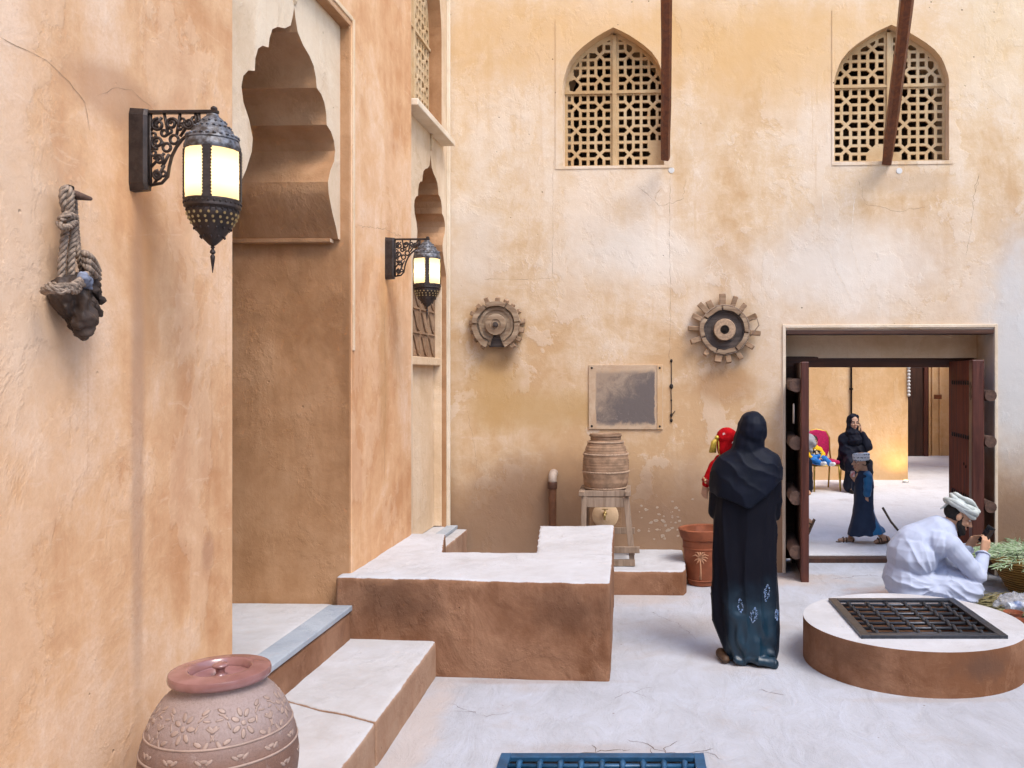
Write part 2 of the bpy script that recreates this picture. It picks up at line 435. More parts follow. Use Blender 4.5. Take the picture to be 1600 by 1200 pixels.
def floor_mat(name, lo, mid, hi, seed, stains=()):
    T = NT(name, .85, .25)
    p = T.scale(T.pos, 1, (seed, seed, 0))
    n1 = T.noise(p, .9, 6, .62, .5); n2 = T.noise(T.scale(p, (1.8, .8, 1)), 3.4, 8, .7, 1.0); n3 = T.noise(p, 70, 4, .75)
    f = T.math('ADD', T.math('MULTIPLY', n1, .5), T.math('MULTIPLY', n2, .5))
    c = T.ramp(f, [(.36, lo), (.5, mid), (.62, hi)])
    tz = T.noise(T.scale(p, 1, (4, 2, 0)), 1.5, 8, .68, .6)
    c = T.mix(T.rng(tz, .54, .68, 0, .34), c, (.382, .331, .3))                    # tan dust trodden in
    c = T.mix(T.rng(n3, .5, .75, 0, .25), c, (.302, .274, .264))
    arc = T.noise(T.scale(p, (9, 1.2, 1)), 1.3, 6, .7, 1.6); c = T.mix(T.rng(arc, .56, .62, 0, .16), c, lo)   # trowel sweeps
    for st in stains:
        c = T.mix(T.math('MULTIPLY', T.blob(st[0], st[1], .7, .8, 5, st[0][0]), st[3]), c, st[2])
    grit = T.rng(T.voro(p, 38), .05, .12, 1, 0); c = T.mix(T.math('MULTIPLY', grit, T.rng(n1, .42, .6, 0, .35)), c, (.22, .18, .16))
    spk = T.math('MULTIPLY', T.rng(T.voro(p, 5.5), .02, .05, 1, 0), T.rng(n2, .47, .53))
    c = T.mix(T.math('MULTIPLY', spk, .8), c, (.2, .14, .11))
    T.col(c); T.rough(T.rng(n1, .3, .7, .75, .95))
    h = T.math('ADD', T.math('MULTIPLY', n2, 1.0), T.math('MULTIPLY', n3, .12)); h = T.math('ADD', h, T.math('MULTIPLY', n1, 1.5))
    T.bump(h, .016, .8); return T.m
M['floor'] = floor_mat('floor_screed', (.342, .346, .368), (.407, .418, .456), (.446, .467, .524), 3, stains=(((2.35, 7.6, 0), (.55, .22, .3), (.40, .24, .16), .6), ((.1, 7.6, 0), (.5, .5, .3), (.46, .36, .29), .5), ((-.15, 4.42, 0), (.5, .09, .3), (.33, .28, .25), .4), ((-.65, 5.40, 0), (.6, .05, .3), (.34, .28, .25), .55), ((1.75, 5.09, 0), (.6, .05, .3), (.38, .33, .30), .4), ((-1.1, 4.6, 0), (.14, 1.2, .3), (.48, .40, .35), .6), ((.75, 5.85, 0), (.35, .3, .3), (.46, .40, .37), .45), ((.5, 6.6, 0), (.8, .3, .3), (.36, .31, .28), .4), ((1.3, 8.1, 0), (.7, .3, .3), (.44, .34, .27), .6)))
M['floor_far'] = floor_mat('floor_screed_far', (.62, .60, .60), (.68, .67, .675), (.724, .709, .721), 8)

def wood(name, a, b, axis=2, rough=.55, sc_=1.0, spec=.35, bump=.003, wear=.0):
    T = NT(name, rough, spec)
    k = [22, 22, 22]; k[axis] = 1.3
    p = T.scale(T.obj, tuple(v * sc_ for v in k))
    n = T.noise(p, 1, 7, .65, .6); n2 = T.noise(T.obj, 3.5, 5, .6)
    c = T.mix(T.rng(n, .3, .7), a, b); c = T.mix(T.rng(n2, .4, .75, 0, .55), c, a)
    if wear: c = T.mix(T.rng(T.noise(p, 2.2, 8, .8), .62, .72, 0, wear), c, (.42, .30, .20))
    T.col(c); T.rough(T.rng(n, .3, .7, rough - .12, rough + .15)); T.bump(n, bump, 1); return T.m
M['pole'] = wood('timber_varnished', (.085, .022, .008), (.22, .066, .020), 2, .42, 1, .5)
M['door_wood'] = wood('door_red_brown', (.045, .013, .009), (.115, .034, .021), 2, .45, 1, .4)
M['door_face'] = wood('door_face_red_brown', (.070, .020, .014), (.20, .060, .038), 2, .75, 1, .08)
M['door_dark'] = wood('door_dark', (.03, .014, .010), (.075, .032, .020), 2, .6)
M['lintel_wood'] = wood('lintel_wood', (.045, .018, .010), (.10, .042, .024), 0, .6)
M['log'] = wood('log_old', (.06, .034, .025), (.155, .092, .068), 1, .85)
M['stand'] = wood('stand_grey_wood', (.20, .135, .09), (.36, .27, .20), 2, .85, 1.2)
M['gear'] = wood('gear_weathered', (.20, .125, .075), (.48, .355, .24), 0, .9, .8, .2, .006)
M['gear_tooth'] = wood('gear_tooth_wood', (.20, .12, .065), (.46, .31, .20), 0, .9, 1, .2, .005)
M['gear_dark'] = wood('gear_dark', (.05, .038, .032), (.14, .11, .095), 0, .9, .8, .2, .006)
def simple(name, c, rough=.6, spec=.4, metal=0.0, var=.25, sc_=20, bump=.0, second=None):
    T = NT(name, rough, spec, metal)
    n = T.noise(T.obj, sc_, 5, .6)
    d = second or tuple(x * (1 - var) for x in c)
    T.col(T.mix(T.rng(n, .35, .65), c, d))
    if bump: T.bump(n, bump, 1)
    return T.m
M['iron'] = simple('lamp_iron', (.055, .040, .034), .48, .5, .55, .4, 30, .002)
M['iron_skylit'] = simple('lamp_dome_iron', (.17, .175, .19), .5, .5, .4, .5, 45, .003, (.05, .04, .035))  # dome iron made paler and bluish: sky highlight put into the colour
M['grate'] = simple('grate_black_iron', (.05, .056, .07), .34, .5, .5, .3, 25, .002)
M['grate_blue'] = simple('grate_blue_paint', (.022, .095, .20), .42, .5, .1, .4, 14, .002)
M['nail'] = simple('nail_iron', (.03, .022, .018), .6, .4, .4)
M['brass'] = simple('brass', (.55, .42, .18), .35, .5, .9, .2)
M['gold'] = simple('chair_gold_paint', (.55, .36, .06), .38, .5, .6, .2)
M['magenta'] = simple('chair_magenta_velvet', (.50, .012, .10), .8, .3, 0, .3, 40)
M['terracotta'] = simple('terracotta', (.27, .082, .036), .7, .3, 0, .3, 8, .002)
M['terracotta_pale'] = simple('terracotta_pale_relief', (.52, .27, .15), .75, .3)
M['clay'] = simple('clay_jar_brown', (.34, .215, .135), .85, .2, 0, .35, 12, .006)
M['clay_rope'] = simple('clay_rope_band', (.46, .32, .22), .85, .2, 0, .3, 30)
M['black'] = simple('dark_void', (.02, .015, .012), .9, .1)
M['white_cap'] = simple('white_plastic', (.60, .58, .55), .5, .4, 0, .05)
M['rope'] = simple('rope_fibre', (.34, .255, .19), .95, .1, 0, .5, 60, .003)
M['leather'] = simple('old_leather', (.030, .019, .014), .6, .3, 0, .5, 14, .008, (.065, .042, .03))
M['pipe'] = simple('pipe_brown_paint', (.15, .062, .03), .5, .4, 0, .35, 12)
M['skin'] = simple('skin_tan', (.55, .31, .19), .55, .35, 0, .14, 12)
M['skin_fair'] = simple('skin_fair', (.50, .30, .205), .55, .35, 0, .12, 12)
M['hair'] = simple('hair_black', (.014, .011, .010), .7, .3, 0, .3, 80, .004)
M['eye_white'] = simple('eye_white', (.75, .72, .70), .3, .5, 0, .02)
M['eye_dark'] = simple('eye_dark', (.015, .01, .008), .25, .5, 0, .02)
M['lip'] = simple('lips', (.36, .13, .10), .5, .35, 0, .1)
def cloth(name, c, d, rough=.85, sc_=6, weave=.0008, sheen=.2, spec=.2):
    T = NT(name, rough, spec)
    n = T.noise(T.obj, sc_, 5, .6)
    T.col(T.mix(T.rng(n, .35, .65), c, d)); T.bump(T.math('ADD', T.noise(T.obj, 180, 2, .5), T.math('MULTIPLY', n, 2)), weave, .7)
    T.b.inputs['Sheen Weight'].default_value = sheen; T.b.inputs['Sheen Roughness'].default_value = .4
    return T.m
M['thobe'] = cloth('thobe_pale_blue_white', (.44, .49, .62), (.41, .46, .59), .8, 6, .0008, .1)
M['turban'] = cloth('turban_pale', (.52, .56, .535), (.42, .465, .45), .9, 18)
M['abaya'] = cloth('abaya_black', (.010, .011, .017), (.006, .007, .012), .5, 5, .0008, .05, .4)
M['hijab'] = cloth('hijab_navy_black', (.004, .006, .015), (.003, .005, .011), .6, 5, .0008, .0, .14)
M['far_black'] = cloth('far_abaya', (.009, .011, .022), (.007, .008, .016), .7, 6, .0008, .0, .15)
M['navy'] = cloth('boy_robe_navy', (.020, .034, .068), (.016, .027, .055), .7, 8, .0008, .0)
M['teal_blue'] = cloth('boy_sleeve_blue', (.012, .135, .30), (.01, .10, .24), .5, 8, .0008, .1, .4)
M['grey_cloth'] = cloth('shawl_grey', (.36, .36, .38), (.29, .29, .31))
M['red'] = cloth('red_dress', (.42, .007, .010), (.30, .005, .008), .95, 22, .002, .0, .05)
M['yellow'] = cloth('yellow_shirt', (.70, .42, .02), (.62, .36, .02), .8, 10)
M['jeans'] = cloth('blue_jeans', (.02, .14, .42), (.03, .19, .5), .85, 30)
M['white_cloth'] = cloth('white_cloth', (.75, .74, .72), (.7, .69, .68), .85)
M['sandal'] = simple('sandal_leather', (.10, .055, .03), .6, .4, 0, .4, 40)

# ================================================================== THE SETTING
def two_tone(o, mats, zmin=.6):
    me = o.data; me.materials.clear()
    for m in mats: me.materials.append(m)
    for p in me.polygons: p.material_index = 1 if p.normal.z > zmin else 0
def rough_solid(name, poly, z0, z1, mats, parent=None, voxel=.02, amp=.010, sm=3, sc_=2.2):
    """hand plastered masonry: rounded arrises and uneven faces"""
    def d(p, n): return nz(p.x * sc_, p.y * sc_, p.z * sc_) * amp + nz(p.x * 9, p.y * 9, p.z * 9, 2) * amp * .35
    o = organic(name, MB().prism(poly, z0, z1), voxel, None, parent, sm, d)
    o.data.materials.clear(); o.data.materials.append(mats[0]); return o

# floors (real holes for the drain and the well)
GX0, GX1, GY0, GY1 = -.625, .355, 3.42, 4.335
RC = (1.82, 5.80); RR = .69
well_hole = [(1.45 + .78 * a, 5.43 + .78 * b) for a, b in ((0, 0), (1, 0), (1, 1), (0, 1))]
grid = [(GX0 + .01, GY0 + .01), (GX1 - .01, GY0 + .01), (GX1 - .01, GY1 - .01), (GX0 + .01, GY1 - .01)]
o = plate('courtyard_floor', [(-2.0, -3.2), (5.8, -3.2), (5.8, 8.98), (-2.0, 8.98)], [grid, well_hole], .04, lambda a, b, w: (a, b, w - .02), M['floor']); tag(o, kind='structure')
b_ = MB(); b_.box((2.7, 14.9, -.02), (10.6, 11.84, .12)); tag(b_.build('far_courtyard_floor', M['floor_far']), kind='structure')
g = MB(); g.box((0, 20, -1.6), (160, 160, .1)); tag(g.build('ground', M['floor_far']), kind='structure')
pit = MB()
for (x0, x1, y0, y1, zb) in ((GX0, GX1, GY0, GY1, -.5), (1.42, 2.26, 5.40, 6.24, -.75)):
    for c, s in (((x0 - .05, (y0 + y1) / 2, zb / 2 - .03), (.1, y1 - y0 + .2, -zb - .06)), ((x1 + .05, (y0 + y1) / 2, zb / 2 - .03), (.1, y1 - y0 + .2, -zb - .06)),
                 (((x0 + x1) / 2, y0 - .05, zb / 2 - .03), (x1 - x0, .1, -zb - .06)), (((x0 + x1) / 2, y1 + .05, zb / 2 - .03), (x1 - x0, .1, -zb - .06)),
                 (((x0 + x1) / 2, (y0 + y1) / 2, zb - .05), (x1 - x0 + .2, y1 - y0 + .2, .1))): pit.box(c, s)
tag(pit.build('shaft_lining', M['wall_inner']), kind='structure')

# ------------------------------------------------------------------ left arcade wall
aw = thing('arcade_wall', 'salmon plastered wall with tall scalloped archway and two bracket lanterns', 'wall', LO, -LA)
def LM(n0): return lambda a, b, w: (n0 + w, a, b)
NE, FE = lw(365, 600)[0], lw(547, 600)[0] + .02
P2 = lw(643, 600)[0]
ZT = 4.04
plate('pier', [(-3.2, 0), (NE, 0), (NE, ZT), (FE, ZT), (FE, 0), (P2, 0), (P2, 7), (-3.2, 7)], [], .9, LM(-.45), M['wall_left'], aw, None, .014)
arch_px = [(459.5, 10), (461.5, 28), (465, 50), (473.3, 70), (483.3, 87), (490, 103), (493.5, 122), (494.7, 137), (501.7, 147), (506.7, 160), (509.6, 178), (510.3, 195),
           (516.7, 205), (521.7, 220), (523.5, 236), (521.7, 252), (516, 266), (512.3, 284), (513.3, 302), (519, 332), (525.5, 358), (528, 373)]
arch = [lw(x, y, -.07) for x, y in arch_px]
AU, ASP = arch[0][0], arch[-1][1]
prof = []
for i in range(len(arch) - 1):                               # refine a little
    for k in range(3):
        f = k / 3; prof.append((arch[i][0] - AU + (arch[i + 1][0] - arch[i][0]) * f, arch[i][1] + (arch[i + 1][1] - arch[i][1]) * f))
prof.append((arch[-1][0] - AU, arch[-1][1]))
def scallop(cu, z0, k=1.0): return [(cu + k * u, z0 + k * (z - ASP)) for u, z in prof]
far = scallop(AU, ASP); near = [(2 * AU - u, z) for u, z in far]
outl = [(NE - .06, ASP)] + list(reversed(near)) + far[1:] + [(FE + .06, ASP), (FE + .06, ZT + .06), (NE - .06, ZT + .06)]
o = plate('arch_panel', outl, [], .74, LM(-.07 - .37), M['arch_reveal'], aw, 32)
# thin lip under the arch springing and the fillet round the recess
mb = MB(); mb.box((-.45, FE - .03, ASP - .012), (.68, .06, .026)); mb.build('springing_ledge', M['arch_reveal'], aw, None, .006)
mb = MB(); mb.box((.004, FE + .035, 2.0 + 1.05), (.012, .03, 2.1)); mb.box((.004, (NE + FE) / 2, ZT + .05), (.012, FE - NE + .02, .03)); mb.build('recess_fillet', M['wall_arch'], aw, None, .004)
# the room behind
mb = MB(); mb.box((-4.1, 4.9, 2.2), (.2, 4.4, 4.6)); mb.box((-2.5, 2.8, 2.2), (3.2, .2, 4.6)); mb.box((-2.5, 6.9, 2.2), (3.2, .2, 4.6)); mb.box((-2.4, 4.85, 4.42), (3.4, 4.2, .2))
mb.build('inner_room', M['wall_left'], aw)
tag(rough_solid('passage_floor', [(-4, 2.9), (-.09, 2.9), (-.09, FE - .002), (-4, FE - .002)], -.02, .415, (M['stepm'],), None, .04, .004, 1), kind='structure').parent = None
bpy.data.objects['passage_floor'].location = LO; bpy.data.objects['passage_floor'].rotation_euler = (0, 0, -LA)
th = thing('threshold_step', 'grey stone threshold slab on a brown riser under the tall archway', 'step', LO, -LA)
mb = MB(); mb.box((-.03, 4.78, .408), (.15, 1.52, .034)); mb.build('slab', M['slab'], th, None, .006)
o = organic('riser', MB().box((-.025, 4.80, .19), (.12, 1.50, .40)), .02, M['bench_side'], th, 2, lambda p, n: nz(p.x * 5, p.y * 5, p.z * 5) * .006)
# ------------------------------------------------------------------ second bay of the arcade
arch2 = [lw(x, y, -.07) for x, y in ((671, 240), (697.5, 432))]
C2, S2 = arch2[0][0] + .04, arch2[1][1]
k2 = (arch2[0][1] - S2) / (arch[0][1] - ASP)
f2 = scallop(C2, S2, k2); n2_ = [(2 * C2 - u, z) for u, z in f2]
U1 = 9.1
WZ0, WZS, WZA, WHC, WHW = 4.06, 4.98, 5.72, 7.72, .56
ARCH = [(1, 0), (.985, .1), (.956, .187), (.92, .29), (.87, .4), (.75, .55), (.606, .667), (.46, .765), (.315, .853), (.16, .93), (0, 1)]
def pointed(cx, hw, z0, zs, za):
    r = [(cx + hw * a, zs + (za - zs) * b) for a, b in ARCH]
    return [(cx - hw, z0), (cx + hw, z0)] + r + [(2 * cx - x, z) for x, z in reversed(r[:-1])]
outl = [(P2 - .05, 0), (n2_[-1][0], 0), ] + list(reversed(n2_)) + f2[1:] + [(f2[-1][0], 0), (U1, 0), (U1, 7), (P2 - .05, 7)]
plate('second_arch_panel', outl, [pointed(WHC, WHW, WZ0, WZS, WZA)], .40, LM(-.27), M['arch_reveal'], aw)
mb = MB(); mb.box((-.62, 8.0, 3.5), (.2, 2.4, 7.2)); mb.box((-.9, 8.0, 3.9), (.8, 2.4, .12)); mb.build('niche_back', M['wall_left'], aw)
# pointed sill under the upper lattice
mb = MB(); mb.box((-.02, (P2 + 8.30) / 2 + .005, 3.99), (.14, 8.30 - P2, .055)); mb.build('window_sill', M['trim'], aw, None, .008)
mb = MB(); mb.box((-.055, 8.49, 3.5), (.03, .035, 7)); mb.box((-.06, 8.56, 3.5), (.02, .02, 7)); mb.build('pilaster_strip', M['trim'], aw, None, .004)
mb = MB(); mb.tube([(-.07, C2, arch2[0][1] + .04), (-.06, C2, arch2[0][1] + .14)], [.012, .02], 8); mb.ball((-.06, C2, arch2[0][1] + .17), (.012, .022, .04)); mb.build('finial_boss', M['wall_arch'], aw, True)
mb = MB(); mb.tube([(-.07, AU, arch[0][1] + .01), (-.06, AU, arch[0][1] + .06)], [.008, .022], 8); mb.ball((-.065, AU, arch[0][1] + .09), (.012, .03, .045)); mb.build('finial_boss', M['wall_arch'], aw, True)
# blind door in the second bay: carved panel, rail, recessed panel
N0, N1 = n2_[-1][0], f2[-1][0]
bd = thing('blind_door', 'tan blind door with carved upper panel below the second lantern', 'door', LO, -LA)
DU1 = lw(688, 600, -.12)[0]
mb = MB(); mb.box((-.15, (DU1 + N1) / 2 - .0, 1.55), (.08, N1 - DU1 - .006, 2.26)); mb.box((-.15, N0 + .05, 1.55), (.08, .094, 2.26)); mb.build('jamb', M['wall_arch'], bd, None, .006)
ZR = lw(680, 565, -.12)[1]
mb = MB(); mb.box((-.155, (N0 + .10 + DU1) / 2, ZR), (.07, DU1 - N0 - .10, .07)); mb.build('rail', M['wall_arch'], bd, None, .006)
mb = MB(); mb.box((-.155, (N0 + .10 + DU1) / 2, 2.675), (.09, DU1 - N0 - .10, .05)); mb.build('rail', M['wall_arch'], bd, None, .006)
mb = MB(); mb.box((-.20, (N0 + .10 + DU1) / 2, (ZR + .42) / 2), (.03, DU1 - N0 - .10, ZR - .42)); mb.build('lower_panel', M['wall_arch'], bd)
M['carved'] = plaster('carved_brown_panel', (.24, .145, .085), (.32, .20, .12), (.40, .27, .17), patch=2, seed=80.0)
mb = MB(); uc0, uc1 = N0 + .10, DU1; mb.box((-.20, (uc0 + uc1) / 2, (ZR + 2.66) / 2), (.03, uc1 - uc0, 2.66 - ZR)); cp = mb.build('carved_panel', M['carved'], bd)
mb = MB(); nc, nr = 4, 3; du, dz = (uc1 - uc0) / nc, (2.64 - ZR - .03) / nr
for i in range(nc + 1): mb.box((-.18, uc0 + i * du, (ZR + 2.66) / 2), (.02, .014, 2.62 - ZR))
for j in range(nr + 1): mb.box((-.181, (uc0 + uc1) / 2, ZR + .035 + j * dz), (.02, uc1 - uc0, .014))
for i in range(nc):
    for j in range(nr):
        u0, z0 = uc0 + i * du, ZR + .035 + j * dz
        mb.tube([(-.178, u0 + du * (.08 + .84 * t), z0 + dz * (.9 - .8 * t + .10 * math.sin(t * 2 * PI))) for t in [k / 10 for k in range(11)]], .008, 6)
mb.build('relief', M['carved'], cp, 40)
ns = thing('niche_step', 'pale plaster step with grey slab edge in front of the blind door', 'step', LO, -LA)
mb = MB(); mb.box((-.02, 7.75, .405), (.10, 1.5, .032)); mb.build('slab', M['slab'], ns, None, .005)
o = rough_solid('block', [(-.40, 6.6), (-.07, 6.6), (-.07, 8.52), (-.40, 8.52)], 0, .415, (M['stepm'],), ns, .025, .004, 1)
o = rough_solid('block', [(-.075, 7.0), (.13, 7.0), (.12, 8.50), (-.075, 8.50)], 0, .387, (M['stepm'],), ns, .02, .005, 2)
# ------------------------------------------------------------------ lattice screens
def hole_set(x0, z0, mw, mh):
    H = []
    def q(*p): H.append([(x0 + a * mw, z0 + (1 - b) * mh) for a, b in p])
    for cx in (.165, .835):
        for cz in (.17, .835):
            q((cx - .104, cz - .110), (cx + .104, cz - .110), (cx + .104, cz + .110), (cx - .104, cz + .110))
    q((.385, .055), (.615, .055), (.615, .30), (.50, .415), (.385, .30))
    q((.385, .945), (.615, .945), (.615, .70), (.50, .585), (.385, .70))
    q((.055, .385), (.055, .615), (.30, .615), (.415, .50), (.30, .385))
    q((.945, .385), (.945, .615), (.70, .615), (.585, .50), (.70, .385))
    return H
def clip(poly, conv):
    out = poly; n = len(conv)
    A = sum(conv[i][0] * conv[(i + 1) % n][1] - conv[(i + 1) % n][0] * conv[i][1] for i in range(n))
    C = conv if A > 0 else list(reversed(conv))
    for i in range(n):
        a, b = C[i], C[(i + 1) % n]; inp, out = out, []
        def side(p): return (b[0] - a[0]) * (p[1] - a[1]) - (b[1] - a[1]) * (p[0] - a[0])
        for j in range(len(inp)):
            p, q = inp[j], inp[(j + 1) % len(inp)]; sp, sq = side(p), side(q)
            if sp >= 0: out.append(p)
            if (sp >= 0) != (sq >= 0):
                t = sp / (sp - sq); out.append((p[0] + (q[0] - p[0]) * t, p[1] + (q[1] - p[1]) * t))
        if not out: return []
    return out
def parea(p): return abs(sum(p[i][0] * p[(i + 1) % len(p)][1] - p[(i + 1) % len(p)][0] * p[i][1] for i in range(len(p)))) / 2
def lattice(parent, cx, hw, z0, zs, za, mapf, mw, mh, ztr, fill=lambda x, z: False, broken=None, label=None, rim=.028):
    win = bpy.data.objects.new('lattice_window', None); COL.objects.link(win); win.parent = parent
    if label: win['label'] = label
    outer = pointed(cx, hw + .012, z0 - .012, zs, za + .012)
    inner = pointed(cx, hw - rim, z0 + .03, zs, za - rim * 1.7)
    for side in (-1, 1):
        xm = cx + side * .016
        half = clip(outer, [(xm, z0 - 9), (xm + side * 9, z0 - 9), (xm + side * 9, za + 9), (xm, za + 9)])
        region = clip(inner, [(xm + side * .012, z0 - 9), (xm + side * 9, z0 - 9), (xm + side * 9, za + 9), (xm + side * .012, za + 9)])
        holes = []
        for i in range(2):
            xs = xm + side * .012 + (i * mw if side > 0 else -(i + 1) * mw)
            for j in range(-3, 4):
                zb = ztr + (.012 if j >= 0 else -.012) + j * mh
                for h in hole_set(xs, zb, mw, mh):
                    mxp = (sum(p[0] for p in h) / len(h), sum(p[1] for p in h) / len(h))
                    if fill(*mxp): continue
                    if broken and abs(mxp[0] - broken[0]) < broken[2] and abs(mxp[1] - broken[1]) < broken[3]: continue
                    c = clip(h, region)
                    if len(c) >= 3 and parea(c) > .00018: holes.append(c)
        if broken and (broken[0] - cx) * side > 0:
            bx, bz, bw_, bh = broken
            ring = [(bx + bw_ * .92 * math.cos(a) * (1 + .25 * math.sin(3 * a + 1)), bz + bh * .95 * math.sin(a) * (1 + .12 * math.cos(5 * a))) for a in [2 * PI * k / 18 for k in range(18)]]
            c = clip(ring, region)
            if c: holes.append(c)
        plate('lattice_leaf', half, holes, .026, mapf, M['lattice'], win)
    z_top = za + .0
    mb = MB(); t = [mapf(cx + a, b, w) for w in (.0, .034) for a, b in ((-.02, z0 - .01), (.02, z0 - .01), (.02, z_top - .03), (-.02, z_top - .03))]
    mb.add(t, [(0, 1, 2, 3), (4, 5, 6, 7), (0, 1, 5, 4), (1, 2, 6, 5), (2, 3, 7, 6), (3, 0, 4, 7)])
    mb.build('mullion', M['lattice'], win, None, .004)
    t = [mapf(a, b, w) for w in (.02, .030) for a, b in ((cx - hw, ztr - .013), (cx + hw, ztr - .013), (cx + hw, ztr + .013), (cx - hw, ztr + .013))]
    mb = MB().add(t, [(0, 1, 2, 3), (4, 5, 6, 7), (0, 1, 5, 4), (1, 2, 6, 5), (2, 3, 7, 6), (3, 0, 4, 7)])
    mb.build('transom', M['lattice'], win, None, .003)
    return win
lattice(aw, WHC, WHW, WZ0, WZS, WZA, LM(-.20), .262, .25, WZ0 + .03 + .75)

# ------------------------------------------------------------------ back wall
wall = thing('back_wall', 'cream plastered wall with two pointed lattice windows and a wide doorway', 'wall', BO, -BA)
def BM(y0): return lambda a, b, w: (a, y0 - w, b)
TH = .57
DX0, DX1 = bw(1228, 600)[0], bw(1553, 600)[0]; DZ = bw(1400, 515)[1]
wins = []
for cxp, hwp, ysp, yap, ybp in ((958.5, 80, 131, 43, 259), (1392.5, 87.5, 128, 39, 252)):
    cx = bw(cxp, 150)[0]; hw = hwp * 8.38 / 1400
    wins.append((cx, hw, bw(cxp, ybp)[1], bw(cxp, ysp)[1], bw(cxp, yap)[1]))
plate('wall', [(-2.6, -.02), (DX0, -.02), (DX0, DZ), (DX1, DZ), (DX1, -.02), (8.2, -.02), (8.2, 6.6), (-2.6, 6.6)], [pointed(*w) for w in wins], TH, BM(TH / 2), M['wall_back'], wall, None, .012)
mwp, mhp = 37.9 * 8.38 / 1400, 38.6 * 8.38 / 1400
w1, w2 = wins
ztr1, ztr2 = bw(958, 138)[1], bw(1392, 129)[1]
br = bw(893, 127)
lattice(wall, *w1, BM(.145), mwp, mhp, ztr1, fill=lambda x, z: x > bw(1012, 200)[0] and z < bw(1000, 210)[1], broken=(br[0], br[1], .052, .062), label='pointed plaster lattice window with a broken hole at its left edge')
lattice(wall, *w2, BM(.125), mwp * 1.07, mhp, ztr2, fill=lambda x, z: bw(1362, 200)[0] < x < bw(1405, 200)[0] and z < bw(1392, 222)[1], label='pointed plaster lattice window crossed by a slanting pole')
for cx, hw, z0, zs, za in wins:
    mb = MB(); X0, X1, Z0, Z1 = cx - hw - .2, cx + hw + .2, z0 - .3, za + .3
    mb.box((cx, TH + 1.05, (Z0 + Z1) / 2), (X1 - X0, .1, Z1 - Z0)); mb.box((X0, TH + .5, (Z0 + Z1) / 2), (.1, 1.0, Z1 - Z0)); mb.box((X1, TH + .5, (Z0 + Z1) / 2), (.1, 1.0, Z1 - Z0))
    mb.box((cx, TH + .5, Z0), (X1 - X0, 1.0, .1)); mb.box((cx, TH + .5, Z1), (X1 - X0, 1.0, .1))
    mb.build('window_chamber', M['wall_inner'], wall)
# plain raised panels round the windows: thin arris lines in the plaster
for (cx, hw, z0, zs, za), (xa, ya, xb, yb) in zip(wins, ((868, 30, 1051, 262), (1300, 16, 1489, 256))):
    a, b = bw(xa, ya), bw(xb, yb)
    plate('window_surround', [(a[0], b[1]), (b[0], b[1]), (b[0], a[1]), (a[0], a[1])], [pointed(cx, hw, z0, zs, za)], .014, BM(.0), M['wall_back'], wall)
# doorway lining: plaster panel over the lintel, soffit board, white arris strips
mb = MB(); mb.box(((DX0 + DX1) / 2, TH - .05, 2.13), (DX1 - DX0 - .004, .08, .24)); mb.build('transom_panel', M['wall_arch'], wall)
mb = MB(); mb.box(((DX0 + DX1) / 2, .10, DZ - .022), (DX1 - DX0 - .004, .22, .04)); mb.build('soffit_board', M['lintel_wood'], wall, None, .006)
mb = MB()
mb.box((DX1 + .018, -.004, DZ / 2 + .02), (.03, .02, DZ + .06)); mb.box((DX0 - .018, -.004, DZ / 2 + .02), (.03, .02, DZ + .06)); mb.box(((DX0 + DX1) / 2, -.005, DZ + .032), (DX1 - DX0 + .03, .02, .03))
mb.build('door_surround', M['trim'], wall, None, .005)
o = rough_solid('plinth', [(DX1 + .06, -.13), (4.9, -.13), (4.9, .02), (DX1 + .06, .02)], 0, .175, (M['stepm'],), wall, .02, .005, 2)
# small round white caps under the windows
for (px, py), lab in (((1049, 266), 'small white round cap on the wall below the vertical timber pole'), ((1405, 267), 'small white round cap on the wall below the slanting timber pole')):
    X, Z = bw(px, py); mb = MB(); mb.lathe([(.028, 0), (.028, .002), (.026, .004), (.0, .004)], 20, M=Matrix.Rotation(R(90), 3, 'X'))
    tag(mb.build('round_cover', M['white_cap'], None, 40), lab, 'cap', 'white caps below the windows').location = bwp(X, 0, Z)
    bpy.context.view_layer.update()
# remaining walls of the courtyard, which shade it
for nm, lab, c, s in (('side_wall', 'plain plastered wall closing the courtyard opposite the arcade', (5.75, 2.6, 2.0), (.3, 11.6, 4.0)), ('rear_wall', 'plain plastered wall closing the courtyard behind the viewer', (1.9, -3.35, 2.0), (8.2, .3, 4.0))):
    tag(MB().box(c, s).build(nm, M['wall_side']), lab, 'wall')
# ------------------------------------------------------------------ second courtyard beyond the door
fw = thing('far_wall', 'ochre plastered wall of the sunny courtyard seen through the doorway', 'wall', (0, 15.36, 0))
XC = (1419 - 985) * 15.36 / 1400
mb = MB(); mb.box(((XC - 3) / 2, .25, 2.8), (XC + 3, .5, 5.6)); mb.build('pier', M['wall_far'], fw, None, .015)
mb = MB(); mb.box(((XC + 8.2) / 2, .25, 4.4), (8.2 - XC, .5, 2.4)); mb.box(((XC + 8.2) / 2, 1.1, 3.3), (8.2 - XC + .4, 1.8, .2)); mb.build('passage_ceiling', M['wall_far'], fw)
mb = MB(); mb.box((6.4, 4.7, 1.6), (3.8, .2, 3.3)); mb.box((7.6, 2.6, 1.6), (.2, 4.4, 3.3)); mb.box((XC - .35, 2.6, 1.6), (.2, 4.4, 3.3)); mb.build('passage_wall', M['wall_far'], fw)
mb = MB(); 
for px in (1453, 1458, 1470): mb.box(((px - 985) * 19.9 / 1400, 4.58, 1.6), (.04, .05, 3.2))
mb.build('passage_pilaster', M['wall_far'], fw, None, .006)
mb = MB()
for k in range(9): mb.ball((XC + .005, -.02, 1.50 + .058 * k), (.030, .03, .027), seg=10, rings=6)
mb.build('scalloped_edge', M['white_cap'], fw, True)
